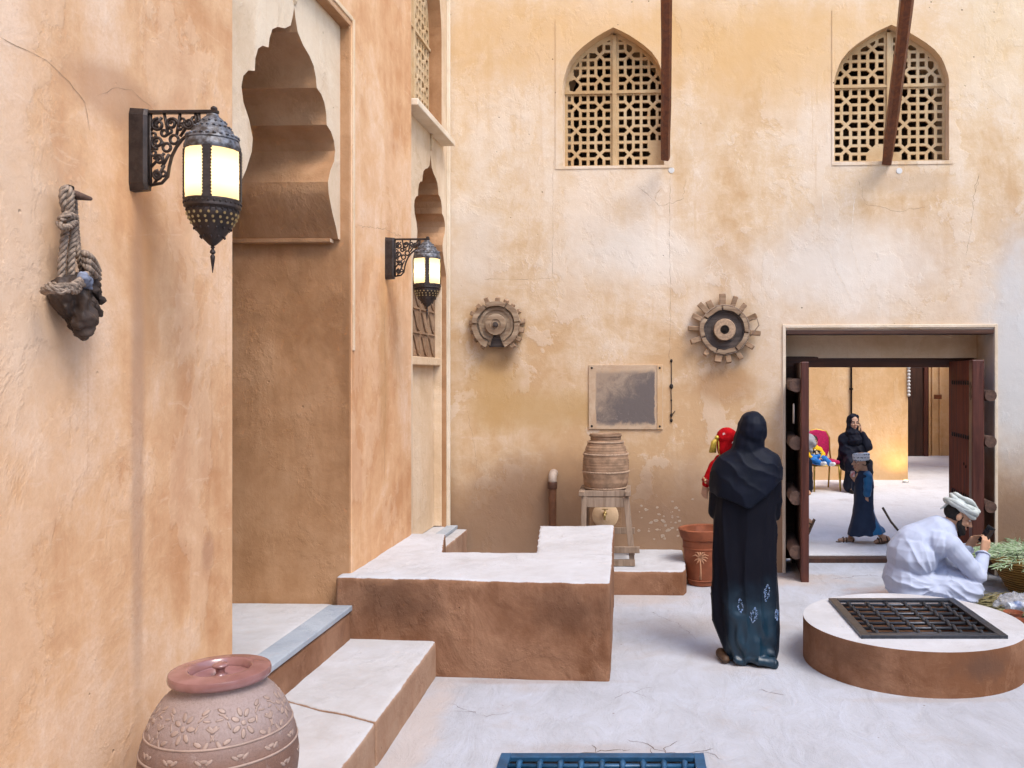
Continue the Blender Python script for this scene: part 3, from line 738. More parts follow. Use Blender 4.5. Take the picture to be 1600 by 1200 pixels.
pd = thing('passage_door', 'dark wooden door leaf in the shaded passage beyond the doorway', 'door', ((1433 - 985) * 19.9 / 1400, 19.86, .04))
mb = MB(); mb.box((0, 0, 1.3), (.44, .06, 2.6)); mb.build('leaf', M['door_dark'], pd, None, .006)
mb = MB(); mb.box((.17, -.045, 1.3), (.10, .05, 2.6)); mb.build('cover_strip', M['door_wood'], pd, None, .01)
X = (1465 - 985) * 19.85 / 1400
sg = MB(); sg.box((X, 19.835, EYE + (585 - 620) * 19.85 / 1400), (.17, .02, .10)); sg.box((X, 19.823, EYE + (585 - 620) * 19.85 / 1400), (.15, .01, .08))
tag(sg.build('wall_plaque', simple('plaque_brown', (.20, .06, .02), .5), None, None, .004), 'small brown plaque on the yellow passage wall', 'plaque')
cx_ = (1331 - 985) * 15.3 / 1400
mb = MB(); mb.tube([(cx_, 15.335, .9), (cx_, 15.335, 4.2)], .016, 8)
for z in (1.6, 2.6, 3.6): mb.box((cx_, 15.345, z), (.06, .03, .03))
tag(mb.build('conduit', M['black'], None, True), 'thin black conduit running up the ochre courtyard wall', 'conduit')
for nm, lab, c, s in (('far_side_wall', 'ochre wall along the right of the second courtyard', (8.1, 12.2, 2.0), (.3, 7.2, 4.0)), ('far_left_wall', 'ochre wall along the left of the second courtyard', (-2.6, 12.2, 2.0), (.3, 7.2, 4.0))):
    tag(MB().box(c, s).build(nm, M['wall_far']), lab, 'wall')
# floor uplight whose yellow glow shows at the foot of the ochre wall
ul = thing('uplight', 'small floor spotlight glowing yellow at the foot of the ochre wall', 'lamp', (XC - .16, 14.98, .04))
mb = MB(); mb.lathe([(.05, 0), (.055, .01), (.05, .03), (.035, .04)], 16); mb.build('housing', M['white_cap'], ul, 40)
T = NT('uplight_lens'); T.b.inputs['Emission Color'].default_value = (1, .7, .2, 1); T.b.inputs['Emission Strength'].default_value = 6
mb = MB(); mb.lathe([(.033, .041), (.0, .046)], 16); mb.build('lens', T.m, ul, True)
ld = bpy.data.lights.new('uplight_bulb', 'SPOT'); ld.energy = 6; ld.color = (1.0, .68, .24); ld.spot_size = R(130); ld.spot_blend = 1; ld.shadow_soft_size = .03
lo_ = bpy.data.objects.new('uplight_bulb', ld); COL.objects.link(lo_); lo_.parent = ul; lo_.location = (0, 0, .07); lo_.rotation_euler = Vector((-.05, .5, 1)).to_track_quat('-Z', 'Y').to_euler()

# ------------------------------------------------------------------ masonry in the courtyard
def P2d(px, py, z): d = 1400 * (EYE - z) / (py - 585); return ((px - 985) * d / 1400, d)
ub = [(-1.83, 5.545), (-.118, 5.385), (-.135, 7.46), (-.76, 7.47), (-.665, 6.30), (-1.325, 6.33), (-1.46, 7.07), (-1.80, 7.07)]
o = rough_solid('masonry_bench', ub, -.03, .597, (M['bench'],), None, .018, .007, 5)
tag(o, 'U-shaped plastered masonry bench with whitish top and brown sides', 'bench')
st = thing('plaster_step', 'long low plaster step cracked across, running along the arcade wall', 'step')
rough_solid('block', [(-1.80, 2.4), (-1.20, 2.4), (-1.195, 4.205), (-1.36, 4.30), (-1.52, 4.37), (-1.78, 4.52)], -.03, .217, (M['stepm'],), st, .014, .005, 3)
rough_solid('block', [(-1.78, 4.532), (-1.52, 4.382), (-1.36, 4.312), (-1.195, 4.217), (-1.192, 5.56), (-1.78, 5.56)], -.03, .217, (M['stepm'],), st, .014, .005, 3)
o = rough_solid('platform', [(-.55, 7.52), (.44, 7.50), (.475, 7.60), (.50, 8.50), (-.55, 8.60)], -.03, .205, (M['bench'],), None, .02, .007, 4)
tag(o, 'low plaster platform along the cream wall under the jar stand', 'platform')
# round well head
wl = thing('round_well', 'round plastered well head with brown side and pale top', 'well', (RC[0], RC[1], 0))
circ = [(RR * math.cos(2 * PI * k / 96), RR * math.sin(2 * PI * k / 96)) for k in range(96)]
wh = [(x - RC[0], y - RC[1]) for x, y in well_hole]
o = plate('curb', circ, [wh], .285, lambda a, b, w: (a, b, .1225 + w), None, wl)
bm = bmesh.new(); bm.from_mesh(o.data); bmesh.ops.subdivide_edges(bm, edges=[e for e in bm.edges if abs(e.verts[0].co.z - e.verts[1].co.z) > .1], cuts=3); bm.to_mesh(o.data); bm.free()
two_tone(o, (M['bench'], M['bench']))
b_ = o.modifiers.new('edge', 'BEVEL'); b_.width = .012; b_.segments = 3; b_.limit_method = 'ANGLE'; b_.angle_limit = R(50)
for p in o.data.polygons: p.use_smooth = True
o.data.set_sharp_from_angle(angle=R(40))
def woven_grate(name, label, x0, x1, y0, y1, z, nx, ny, mat, bar, fr):
    t = thing(name, label, 'grate', ((x0 + x1) / 2, (y0 + y1) / 2, z))
    w, h = (x1 - x0) / 2, (y1 - y0) / 2
    mb = MB()
    for s in (-1, 1):
        mb.box((s * (w - fr / 2), 0, .006), (fr, 2 * h, .024)); mb.box((0, s * (h - fr / 2), .006), (2 * w - 2 * fr, fr, .0235))
    mb.build('frame', mat, t, None, .003)
    me = None
    for j in range(ny):                                       # straight cross bars
        y = -h + fr + (2 * h - 2 * fr) * (j + .5) / ny
        m = MB(); m.tube([(-w + fr * .7, y, -.004), (w - fr * .7, y, -.004)], bar, 10); m.build('cross_bar', mat, t, True)
    for i in range(nx):                                       # bars that pass over the cross bars with a bulge at each crossing
        x = -w + fr + (2 * w - 2 * fr) * (i + .5) / nx
        pts, rr = [], []
        N = ny * 8
        for k in range(N + 1):
            f = k / N; y = -h + fr * .7 + (2 * h - 1.4 * fr) * f
            ph = ((y + h - fr) / ((2 * h - 2 * fr) / ny)) - .5
            c = math.cos(2 * PI * ph); pts.append((x, y, -.004 + bar * 1.1 * max(0, c) ** 1)); rr.append(bar * (1 + .35 * max(0, c) ** 3))
        m = MB(); m.tube(pts, rr, 10); m.build('long_bar', mat, t, True)
    return t
woven_grate('well_grate', 'square black iron grate of woven bars on the round well', 1.385, 2.265, 5.37, 6.27, .268, 6, 7, M['grate'], .0105, .055)
for k, bx in enumerate((1.50, 2.12)):
    pass
fg = woven_grate('floor_grate', 'blue painted iron drain grate set in the courtyard floor', GX0, GX1, GY0, GY1, .002, 9, 8, M['grate_blue'], .012, .05)

# ------------------------------------------------------------------ hairline cracks and scratched lines in the plaster
M['crack'] = simple('crack_shadow', (.36, .235, .15), .95, .05, 0, .4, 30)
M['scratch'] = simple('scratch_pale', (.80, .68, .54), .95, .05, 0, .2, 30)
M['crack_floor'] = simple('floor_crack', (.20, .145, .115), .95, .05, 0, .4, 30)
def crack(name, parent, pts, mapf, mat, w=.0025, jit=.012, seed=0, branch=0):
    r = random.Random(seed); out = []
    for (a0, b0), (a1, b1) in zip(pts, pts[1:]):
        n = max(3, int(math.hypot(a1 - a0, b1 - b0) / .03))
        for k in range(n):
            f = k / n; out.append((a0 + (a1 - a0) * f + r.gauss(0, jit) * (k > 0), b0 + (b1 - b0) * f + r.gauss(0, jit) * (k > 0)))
    out.append(pts[-1]); lines = [out]
    for b in range(branch):
        q = out[r.randrange(2, len(out) - 1)]; an = r.uniform(0, 2 * PI); L = [q]
        for k in range(r.randrange(4, 9)): an += r.gauss(0, .5); L.append((L[-1][0] + .025 * math.cos(an), L[-1][1] + .025 * math.sin(an)))
        lines.append(L)
    mb = MB()
    for L in lines:
        vs = []
        for i, (a, b) in enumerate(L):
            p, q = L[max(0, i - 1)], L[min(len(L) - 1, i + 1)]; dx, dy = q[0] - p[0], q[1] - p[1]; l = math.hypot(dx, dy) or 1
            ww = w * .75 * r.uniform(.2, 1.3) * (.3 if i in (0, len(L) - 1) else 1)
            for s in (-1, 1): vs.append(mapf(a - dy / l * ww * s, b + dx / l * ww * s))
        mb.add(vs, [(2 * i, 2 * i + 1, 2 * i + 3, 2 * i + 2) for i in range(len(L) - 1)])
    return mb.build(name, mat, parent)
onw = lambda a, b: (a, -.0012, b)
onl = lambda a, b: (.0012, a, b)
onf = lambda a, b: (a, b, .0012)
def B(*pp): return [bw(*p) for p in pp]
def A(*pp): return [lw(*p) for p in pp]
for k, (pp, m, w, j, br_) in enumerate((
    (B((868, 31), (950, 29), (1030, 27)), 'crack', .003, .001, 0), (B((1299, 18), (1395, 16)), 'crack', .0028, .001, 0), (B((1420, 15), (1488, 14)), 'crack', .0028, .001, 0), (B((1489, 15), (1488, 120), (1486, 250)), 'crack', .0025, .001, 0),
    (B((1047, 275), (1046, 380), (1048, 470), (1046, 560)), 'crack', .0018, .003, 0), (B((756, 436), (800, 437), (868, 434)), 'crack', .0016, .003, 0), (B((864, 250), (864, 330), (863, 432)), 'crack', .0014, .003, 0),
    (B((1340, 280), (1352, 318), (1400, 330), (1450, 322), (1462, 290)), 'crack', .0013, .006, 0), (B((995, 290), (1030, 322), (1068, 310), (1072, 280)), 'crack', .0018, .006, 1), (B((1100, 440), (1118, 400), (1140, 450)), 'scratch', .003, .008, 1),
    (B((1285, 300), (1290, 380), (1310, 430), (1330, 470)), 'scratch', .006, .004, 0), (B((1335, 310), (1330, 380), (1345, 440)), 'scratch', .005, .004, 0), (B((900, 380), (940, 372), (990, 380)), 'scratch', .004, .006, 1),
    (B((1530, 270), (1520, 330), (1510, 400)), 'crack', .0016, .008, 1), (B((1120, 690), (1160, 760), (1200, 840)), 'crack', .0018, .006, 1),
    (B((730, 640), (745, 720), (740, 800)), 'crack', .001, .006, 1))): crack('hairline', wall, pp, onw, M[m], w, j, 100 + k, br_)
for k, (pp, m, w, j, br_) in enumerate((
    (A((0, 58), (60, 88), (108, 128), (132, 160), (140, 205)), 'crack', .0012, .004, 0), (A((150, 150), (175, 138), (205, 140), (240, 172)), 'crack', .001, .004, 0), (A((552, 352), (600, 358), (642, 378)), 'crack', .0016, .006, 0),
    (A((600, 480), (602, 620), (600, 760)), 'crack', .0018, .003, 0))): crack('hairline', aw, pp, onl, M[m], w, j, 200 + k, br_)
mb = MB(); rr = random.Random(5)
for k in range(48):
    px, py = rr.gauss(1040, 26), rr.gauss(815, 16); X, Z = bw(px, py); r0 = rr.uniform(.006, .022)
    if not 985 < px < 1095 or not 780 < py < 850: continue
    ring = [(X + r0 * rr.uniform(.5, 1.3) * math.cos(2 * PI * j / 7), Z + r0 * rr.uniform(.4, .9) * math.sin(2 * PI * j / 7)) for j in range(7)]
    mb.add([(a, -.0014, b) for a, b in ring] + [(X + (a - X) * 1.2, .002, Z + (b - Z) * 1.2) for a, b in ring], [tuple(range(7))] + [(j, (j + 1) % 7, 7 + (j + 1) % 7, 7 + j) for j in range(7)])
tag(mb.build('plaster_flakes', simple('flake_pale', (.43, .335, .25), .95, .1, 0, .2, 30), wall), kind='stuff')
def F(*pp): return [P2d(x, y, 0) for x, y in pp]
fl = bpy.data.objects['courtyard_floor']
for k, (pp, w, j, br_) in enumerate(((F((845, 1181), (900, 1178), (960, 1172), (985, 1172)), .004, .006, 2), (F((980, 1156), (1020, 1168), (1060, 1180), (1100, 1176), (1130, 1188)), .003, .008, 3), (F((960, 1092), (985, 1080), (1010, 1090)), .002, .008, 1),
    (F((1185, 1078), (1202, 1082), (1226, 1086)), .003, .005, 0), (F((1020, 960), (1060, 975), (1090, 1002)), .0018, .008, 1), (F((1300, 905), (1360, 898), (1400, 904)), .003, .01, 2), (F((700, 1100), (760, 1120), (800, 1112)), .0018, .01, 1))): crack('hairline', fl, pp, onf, M['crack_floor'], w, j, 300 + k, br_)

# ================================================================== OBJECTS
# ------------------------------------------------------------------ lanterns
T = NT('lantern_glass', .35, .4)
em = T.n('Emission'); tr = T.n('BsdfTranslucent'); ad = T.n('MixShader')
zz = T.sep(T.obj)[2]
glow = T.rng(T.math('ABSOLUTE', T.math('ADD', zz, .095)), .0, .105, 1.0, .45)
em.inputs[0].default_value = (1.0, .69, .35, 1); T.l(T.math('MULTIPLY', glow, .25), em.inputs[1]); tr.inputs[0].default_value = (.84, .71, .49, 1)
ad.inputs[0].default_value = .5; T.l(em.outputs[0], ad.inputs[1]); T.l(tr.outputs[0], ad.inputs[2])
T.l(ad.outputs[0], T.t.nodes['Material Output'].inputs[0]); M['lantern_glass'] = T.m
def spiral(c, r0, r1, a0, a1, n=16): return [(c[0] + (r0 + (r1 - r0) * k / n) * math.cos(R(a0 + (a1 - a0) * k / n)), c[1] + (r0 + (r1 - r0) * k / n) * math.sin(R(a0 + (a1 - a0) * k / n))) for k in range(n + 1)]
def make_lantern(label, group):
    t = thing('wall_lantern', label, 'lantern', group=group)
    mb = MB()
    mb.v = []; oct_ = [(-.017, -.152), (.017, -.152), (.024, -.125), (.024, .128), (.017, .152), (-.017, .152), (-.024, .128), (-.024, -.125)]
    n = 8; vs = [(x, y * k, z * (1 if x < .05 else .975)) for x, k in ((0, 1), (.055, 1), (.066, .6)) for y, z in oct_]
    fs = [tuple(range(16, 24)), tuple(reversed(range(0, 8)))]
    for i in (0, 8):
        for k in range(8): fs.append((i + k, i + (k + 1) % 8, i + 8 + (k + 1) % 8, i + 8 + k))
    mb.add(vs, fs); mb.build('back_plate', M['iron'], t)
    X0, LX = .066, .302
    mb = MB(); mb.bar((X0 - .01, 0, .139), (LX + .02, 0, .139), .022, .012, (0, 0, 1)); mb.ball((LX + .005, 0, .150), (.012, .012, .010)); mb.build('arm', M['iron'], t, None, .002)
    mb = MB()
    W, H = .185, .262                                         # scrolled open-work web in the x-z plane
    def web(p, r=.0062): mb.tube([(X0 + a * W, 0, .133 - b * H) for a, b in p], r, 6, hint=(0, 1, 0), flat=1.25)
    edge = [(1.0, .0), (1.0, .12), (.93, .24), (.80, .28), (.66, .36), (.54, .47), (.45, .60), (.40, .74), (.37, .88), (.25, .97), (.02, 1.0)]
    web(edge, .006); web([(0.02, 0), (.02, 1)], .006)
    W2 = H / W
    for c, r, a0, turns in (((.17, .15), .13, 90, 1.5), ((.45, .14), .12, 0, 1.5), ((.80, .14), .11, 180, 1.6), ((.16, .40), .13, -90, -1.5), ((.17, .86), .10, 90, 1.6), ((.20, .64), .10, 180, -1.5), ((.62, .20), .07, 0, 1)):
        sp = spiral((0, 0), r, r * .25, a0, a0 + 360 * turns, 22)
        web([(c[0] + x, c[1] - y / W2) for x, y in sp], .0058)
    for c, r in (((.50, .36), .085), ((.35, .47), .08), ((.30, .27), .06)):
        web([(c[0] + r * math.cos(2 * PI * k / 14), c[1] + r * .72 * math.sin(2 * PI * k / 14)) for k in range(15)], .0056)
    for c, r in (((.66, .10), .05), ((.08, .55), .05), ((.28, .84), .05), ((.90, .08), .045), ((.40, .24), .05), ((.08, .30), .05)):
        web([(c[0] + r * math.cos(2 * PI * k / 12), c[1] + r * .72 * math.sin(2 * PI * k / 12)) for k in range(13)], .005)
    for p, q in (((.0, .25), (.25, .05)), ((.3, .0), (.38, .3)), ((.62, .0), (.55, .3)), ((.0, .52), (.3, .40)), ((.02, .75), (.3, .55)), ((.40, .56), (.25, .75)), ((.62, .32), (.88, .05)), ((.1, .98), (.3, .72)), ((.93, .0), (.95, .2))): web([p, q], .0055)
    mb.build('scroll_web', M['iron'], t, True)
    d = MB()
    d.lathe([(.0, .132), (.020, .130), (.022, .122), (.034, .112), (.042, .104), (.050, .090), (.064, .074), (.070, .070), (.071, .064), (.080, .052), (.089, .040), (.091, .034), (.088, .030), (.092, .026), (.094, .016), (.097, .010), (.097, .0), (.094, -.006), (.085, -.006)], 40, (LX, 0, 0), cap=False)
    for zc, rr, nn, sz in ((.080, .060, 18, .006), (.045, .0865, 24, .0075), (.1, .046, 14, .005)):
        for k in range(nn): a = 2 * PI * k / nn; d.ball((LX + rr * math.cos(a), rr * math.sin(a), zc), (sz, sz, sz * .8), seg=6, rings=4)
    d.build('dome', M['iron_skylit'], t, 45)
    gl = MB(); gl.lathe([(.091, -.004), (.0925, -.04), (.0925, -.15), (.091, -.188)], 40, (LX, 0, 0), cap=False); gl.build('glass', M['lantern_glass'], t, True)
    for k in range(4):
        a = R(-75 + 90 * k); s = MB(); ca, sa = math.cos(a), math.sin(a)
        Mx = Matrix(((ca, -sa, 0), (sa, ca, 0), (0, 0, 1)))
        s.box((LX + .0955 * ca, .0955 * sa, -.096), (.006, .026, .186), Mx)
        for j in range(16):
            for q in (-1, 1): s.ball((LX + .0955 * ca - q * .014 * sa, .0955 * sa + q * .014 * ca, -.010 - .0115 * j), (.004, .004, .0045), seg=6, rings=4)
        s.build('strap', M['iron'], t)
    b = MB(); b.lathe([(.088, -.184), (.096, -.186), (.098, -.194), (.095, -.200), (.097, -.206), (.097, -.214), (.090, -.218), (.086, -.224), (.088, -.230), (.082, -.252), (.072, -.272), (.058, -.296), (.040, -.320), (.024, -.338), (.012, -.350), (.004, -.354)], 40, (LX, 0, 0), cap=False)
    for zc, rr, nn in ((-.200, .096, 30), (-.226, .087, 26), (-.292, .062, 14), (-.322, .041, 10)):
        for k in range(nn): a = 2 * PI * k / nn; b.ball((LX + rr * math.cos(a), rr * math.sin(a), zc), (.0045, .0045, .006), seg=6, rings=4)
    b.build('cone', M['iron'], t, 50)
    h = MB()
    for zc, rr, nn, o_ in ((-.240, .0862, 20, 0), (-.256, .0805, 20, .5), (-.272, .0722, 18, 0)):
        for k in range(nn):
            a = 2 * PI * (k + o_) / nn; h.ball((LX + rr * math.cos(a), rr * math.sin(a), zc), (.0052, .0052, .0055), seg=6, rings=4)
    h.build('pierced_holes', M['lantern_glass'], t)
    f = MB(); f.lathe([(.004, -.352), (.008, -.358), (.004, -.364), (.009, -.372), (.010, -.378), (.004, -.384), (.0085, -.392), (.0075, -.402), (.004, -.43), (.001, -.452)], 12, (LX, 0, 0), cap=False); f.build('finial', M['iron'], t, 40)
    ld = bpy.data.lights.new('bulb', 'POINT'); ld.energy = 1.25; ld.color = (1, .79, .52); ld.shadow_soft_size = .03
    lo = bpy.data.objects.new('bulb', ld); COL.objects.link(lo); lo.parent = t; lo.location = (LX, 0, -.095)
    return t
ln = make_lantern('large-looking iron wall lantern beside the roped leather bundle', 'iron wall lanterns')
u, z = lw(207, 235); ln.location = lwp(u, -.002, z); ln.rotation_euler = (0, 0, -LA)
l2 = copy_tree(ln); u, z = lw(603, 404); l2.location = lwp(u, -.002, z); l2.rotation_euler = (0, 0, -LA - R(35) + R(0)); l2.scale = (.98,) * 3
l2.rotation_euler = (0, 0, -LA)
ln['label'] = 'lit iron wall lantern hung before the tall scalloped archway, near the leather bundle'
l3 = copy_tree(ln); l3.location = lwp(NE + .003, -.75, 2.62); l3.rotation_euler = (0, 0, -LA + R(90)); l3['label'] = 'lit iron wall lantern inside the passage behind the near pier'
for c in l3.children:
    if c.type == 'LIGHT': c.data = c.data.copy(); c.data.energy = 55
l2['label'] = 'lit iron wall lantern on the pillar between the two arches, before the blind door'

# ------------------------------------------------------------------ peg, ropes and leather bundle
def twisted(mb, pts, r, turns=14, n=70):
    P = [Vector(p) for p in pts]; L = [0]
    for i in range(1, len(P)): L.append(L[-1] + (P[i] - P[i - 1]).length)
    def pt(t):
        s = t * L[-1]
        for i in range(1, len(P)):
            if s <= L[i] + 1e-9:
                f = (s - L[i - 1]) / max(1e-9, L[i] - L[i - 1]); k = i - 1
                Q = [P[max(0, min(len(P) - 1, k + j))] for j in (-1, 0, 1, 2)]
                return .5 * (2 * Q[1] + (Q[2] - Q[0]) * f + (2 * Q[0] - 5 * Q[1] + 4 * Q[2] - Q[3]) * f * f + (-Q[0] + 3 * Q[1] - 3 * Q[2] + Q[3]) * f ** 3)
        return P[-1]
    for s in range(3):
        out = []
        for k in range(n + 1):
            t = k / n; c = pt(t); d = pt(min(1, t + .01)) - pt(max(0, t - .01)); x, y, _ = frame(d if d.length > 1e-6 else (0, 0, 1), (.3, .9, .1))
            a = 2 * PI * (turns * t + s / 3); out.append(c + (x * math.cos(a) + y * math.sin(a)) * r * .60)
        mb.tube(out, r * .50, 6)
def wl_(px, py, n): u, z = lw(px, py, n); return (n, u, z)
pg = thing('wall_peg', 'short wooden peg in the salmon wall carrying rope loops', 'peg', LO, -LA)
a = wl_(97, 300, -.02); b = wl_(143, 311, .115)
mb = MB(); mb.tube([a, [a[i] * .5 + b[i] * .5 for i in range(3)], b], [.017, .015, .006], 9); mb.build('peg', M['log'], pg, True)
mb = MB(); mb.box((.004, a[1], a[2] - .02), (.02, .03, .085)); mb.build('socket', M['black'], pg, None, .006)
rp = thing('rope', 'twisted fibre ropes looped over the wooden peg', 'rope', LO, -LA)
for pts, r, tn in (
    ([wl_(113, 345, .05), wl_(101, 325, .045), wl_(99, 300, .045), wl_(106, 294, .05), wl_(110, 305, .06), wl_(108, 330, .055), wl_(103, 360, .05), wl_(98, 400, .05), wl_(95, 442, .05)], .0115, 7),
    ([wl_(101, 348, .06), wl_(110, 338, .07), wl_(118, 345, .06), wl_(115, 370, .055), wl_(112, 400, .06), wl_(111, 440, .06)], .0115, 5),
    ([wl_(112, 300, .045), wl_(112, 340, .04), wl_(117, 375, .05), wl_(124, 400, .06), wl_(130, 425, .06)], .0105, 6),
    ([wl_(117, 312, .03), wl_(119, 345, .03), wl_(123, 390, .03)], .008, 6),
    ([wl_(93, 348, .06), wl_(100, 356, .075), wl_(112, 352, .075), wl_(118, 342, .06), wl_(106, 336, .075), wl_(95, 344, .065)], .011, 5)):
    mb = MB(); twisted(mb, pts, r, tn); mb.build('strand', M['rope'], rp, True)
lb = thing('leather_bundle', 'crumpled dark leather water bag bound with old rope, hanging on the peg', 'bag', LO, -LA)
mb = MB()
for p, r0, q, r1 in ((wl_(112, 455, .07), .055, wl_(118, 490, .07), .062), (wl_(118, 490, .07), .06, wl_(123, 522, .06), .028), (wl_(100, 452, .06), .035, wl_(112, 480, .07), .05), (wl_(135, 425, .06), .035, wl_(150, 455, .06), .03), (wl_(148, 450, .05), .028, wl_(140, 490, .06), .018), (wl_(128, 440, .06), .045, wl_(140, 470, .06), .035)): mb.capsule(p, r0 * .8, q, r1 * .8)
c0 = Vector(wl_(115, 470, .06))
organic('bag', mb, .006, M['leather'], lb, 2, lambda p, n: nz(p.x * 14, p.y * 14, p.z * 9, 4) * .034 - abs(nz(p.x * 34, p.y * 34 + 5, p.z * 14, 2)) * .016)
mb = MB()
for k in range(8):
    j = lambda s: rnd.uniform(-s, s)
    pts = [wl_(70 + j(3), 456 + j(6), .05), wl_(80 + j(3), 450 + j(6), .10), wl_(100, 449 + j(8), .125), wl_(120, 448 + j(8), .125), wl_(135, 436 + j(8), .10), wl_(150 + j(4), 425 + j(8), .06)]
    twisted(mb, pts, .0095, 6, 60)
for k in range(3):
    pts = [wl_(128, 395 + 6 * k, .05), wl_(138, 398 + 10 * k, .10), wl_(147, 408 + 10 * k, .09), wl_(154, 424 + 6 * k, .05)]
    twisted(mb, pts, .0105, 4, 40)
mb.build('lashing', M['rope'], lb, True)
mb = MB(); mb.capsule(wl_(131, 434, .115), .018, wl_(139, 446, .10), .016); organic('cloth_scrap', mb, .005, simple('scrap_blue_grey', (.22, .24, .30), .9, .1, 0, .4, 40), lb, 1, lambda p, n: nz(p.x * 40, p.y * 40, p.z * 40, 3) * .010)
for pts in (((146, 455), (153, 468), (152, 480)), ((142, 470), (149, 486), (144, 500)), ((136, 480), (141, 496), (136, 508))):
    mb = MB(); a, b, c = [wl_(x, y, .065) for x, y in pts]; mb.capsule(a, .020, b, .022); mb.capsule(b, .022, c, .006)
    organic('leather_flap', mb, .006, M['leather'], lb, 1, lambda p, n: nz(p.x * 26, p.y * 26, p.z * 26, 3) * .016 - abs(nz(p.x * 50, p.y * 50, p.z * 20, 2)) * .010)

# ------------------------------------------------------------------ lidded jar in the foreground
T = NT('jar_glaze', .42, .45)
z = T.sep(T.obj)[2]
nj = T.noise(T.obj, 7, 6, .6)
c = T.mix(T.rng(nj, .3, .7), (.215, .12, .085), (.155, .08, .055))
c = T.mix(T.rng(T.math('ADD', z, T.math('MULTIPLY', nj, .10)), .36, .50, 0, .85), c, (.33, .255, .235))   # pale sky sheen on the shoulder, put into the colour
gr = T.noise(T.obj, 110, 5, .75); c = T.mix(T.rng(gr, .45, .7, 0, .35), c, (.12, .07, .05)); c = T.mix(T.rng(T.noise(T.obj, 14, 7, .75), .55, .66, 0, .4), c, (.40, .33, .30)); T.col(c); T.rough(T.rng(nj, .3, .7, .5, .7)); T.bump(T.math('ADD', gr, T.noise(T.obj, 30, 5, .7)), .003, .8); M['jar'] = T.m
M['jar_relief'] = simple('jar_relief_cream', (.37, .265, .215), .5, .4, 0, .2, 18)
T = NT('jar_lid_glaze', .2, .55); T.col(T.mix(T.rng(T.noise(T.obj, 9, 5), .3, .7), (.30, .15, .14), (.21, .095, .085))); T.b.inputs['Coat Weight'].default_value = .35; T.b.inputs['Coat Roughness'].default_value = .15; M['jar_lid'] = T.m
JX, JY = -1.428, 3.12
jr = thing('lidded_jar', 'big round clay jar with pink lid and cream flower relief', 'jar', (JX, JY, .217)); jr.scale = (.895, .895, 1.06)
jp = [(.13, 0), (.165, .01), (.225, .075), (.268, .16), (.287, .25), (.284, .32), (.265, .39), (.236, .45), (.20, .495), (.172, .518), (.164, .535), (.164, .56), (.15, .562)]
def jprof(z):
    for (r0, z0), (r1, z1) in zip(jp, jp[1:]):
        if z0 <= z <= z1: return r0 + (r1 - r0) * (z - z0) / (z1 - z0)
    return .15
def spline_prof(pf, n=5):
    out = []
    for i in range(len(pf) - 1):
        Q = [pf[max(0, min(len(pf) - 1, i + j))] for j in (-1, 0, 1, 2)]
        for k in range(n):
            f = k / n; out.append(tuple(.5 * (2 * b + (-a + c) * f + (2 * a - 5 * b + 4 * c - d) * f * f + (-a + 3 * b - 3 * c + d) * f ** 3) for a, b, c, d in zip(*Q)))
    return out + [pf[-1]]
jps = spline_prof(jp); 
def jprof(z):
    for (r0, z0), (r1, z1) in zip(jps, jps[1:]):
        if z0 <= z <= z1: return r0 + (r1 - r0) * (z - z0) / max(1e-6, z1 - z0)
    return .15
mb = MB(); mb.lathe(jps, 72, cap=False); mb.build('body', M['jar'], jr, True)
for zr in (.395, .335, .06):
    mb = MB(); r = jprof(zr); mb.tube([(r * math.cos(2 * PI * k / 72), r * math.sin(2 * PI * k / 72), zr) for k in range(72)], .0042, 6, closed=True); mb.build('ring', M['jar_relief'], jr, True)
mb = MB()
def petal(th, z, ang, ln, wd):                              # a raised leaf lying on the jar
    r = jprof(z); e = .004; sl = (jprof(z + e) - jprof(z - e)) / (2 * e)
    er = Vector((math.cos(th), math.sin(th), 0)); et = Vector((-math.sin(th), math.cos(th), 0)); ez = (Vector((0, 0, 1)) + er * sl).normalized(); nn = et.cross(ez)
    x = et * math.cos(ang) + ez * math.sin(ang); y = nn.cross(x)
    Mx = Matrix((x, y, nn)).transposed(); c = er * r + Vector((0, 0, z)) + nn * .0005
    mb.ball(c, (ln, wd, .0016), Mx, 8, 4)
def on(th, z, du, dz): return (th + du / max(.1, jprof(z)), z + dz)
for k in range(7):
    th0 = 2 * PI * k / 7 + .1; z0 = .452
    for j in range(7):
        a = 2 * PI * j / 7; t_, z_ = on(th0, z0, .030 * math.cos(a), .030 * math.sin(a)); petal(t_, z_, a, .017, .009)
    petal(th0, z0, 0, .010, .010)
    for s in (-1, 1):
        for j in range(6):                                  # curling stems with leaves either side
            a = j / 5; t_, z_ = on(th0, z0, s * (.05 + .055 * a), .03 * math.sin(a * 4.2)); petal(t_, z_, s * (1.2 - a * 2.2), .015, .0042)
        for du, dz, an in ((.075, .04, .6), (.10, -.005, -.8), (.06, -.042, -.4), (.085, -.048, 1.0)):
            t_, z_ = on(th0, z0, s * du, dz); petal(t_, z_, s * an, .017, .0075)
for k in range(14):
    th0 = 2 * PI * k / 14
    for z0 in (.364, .295):
        for j in (-1, 0, 1):
            t_, z_ = on(th0 + (.22 if z0 < .3 else 0), z0, j * .018, -abs(j) * .004); petal(t_, z_, j * .5, .016, .006)
tag(mb.build('flower_relief', M['jar_relief'], jr, True), kind='stuff')
mb = MB(); mb.lathe(spline_prof([(.165, .540), (.183, .548), (.186, .560), (.183, .572), (.176, .575), (.125, .580), (.113, .576), (.104, .560), (.100, .553), (.06, .551), (.03, .552), (.020, .556), (.016, .566), (.020, .576), (.030, .583), (.027, .590), (.014, .593), (.0, .594)], 4), 64, cap=False)
mb.build('lid', M['jar_lid'], jr, True)

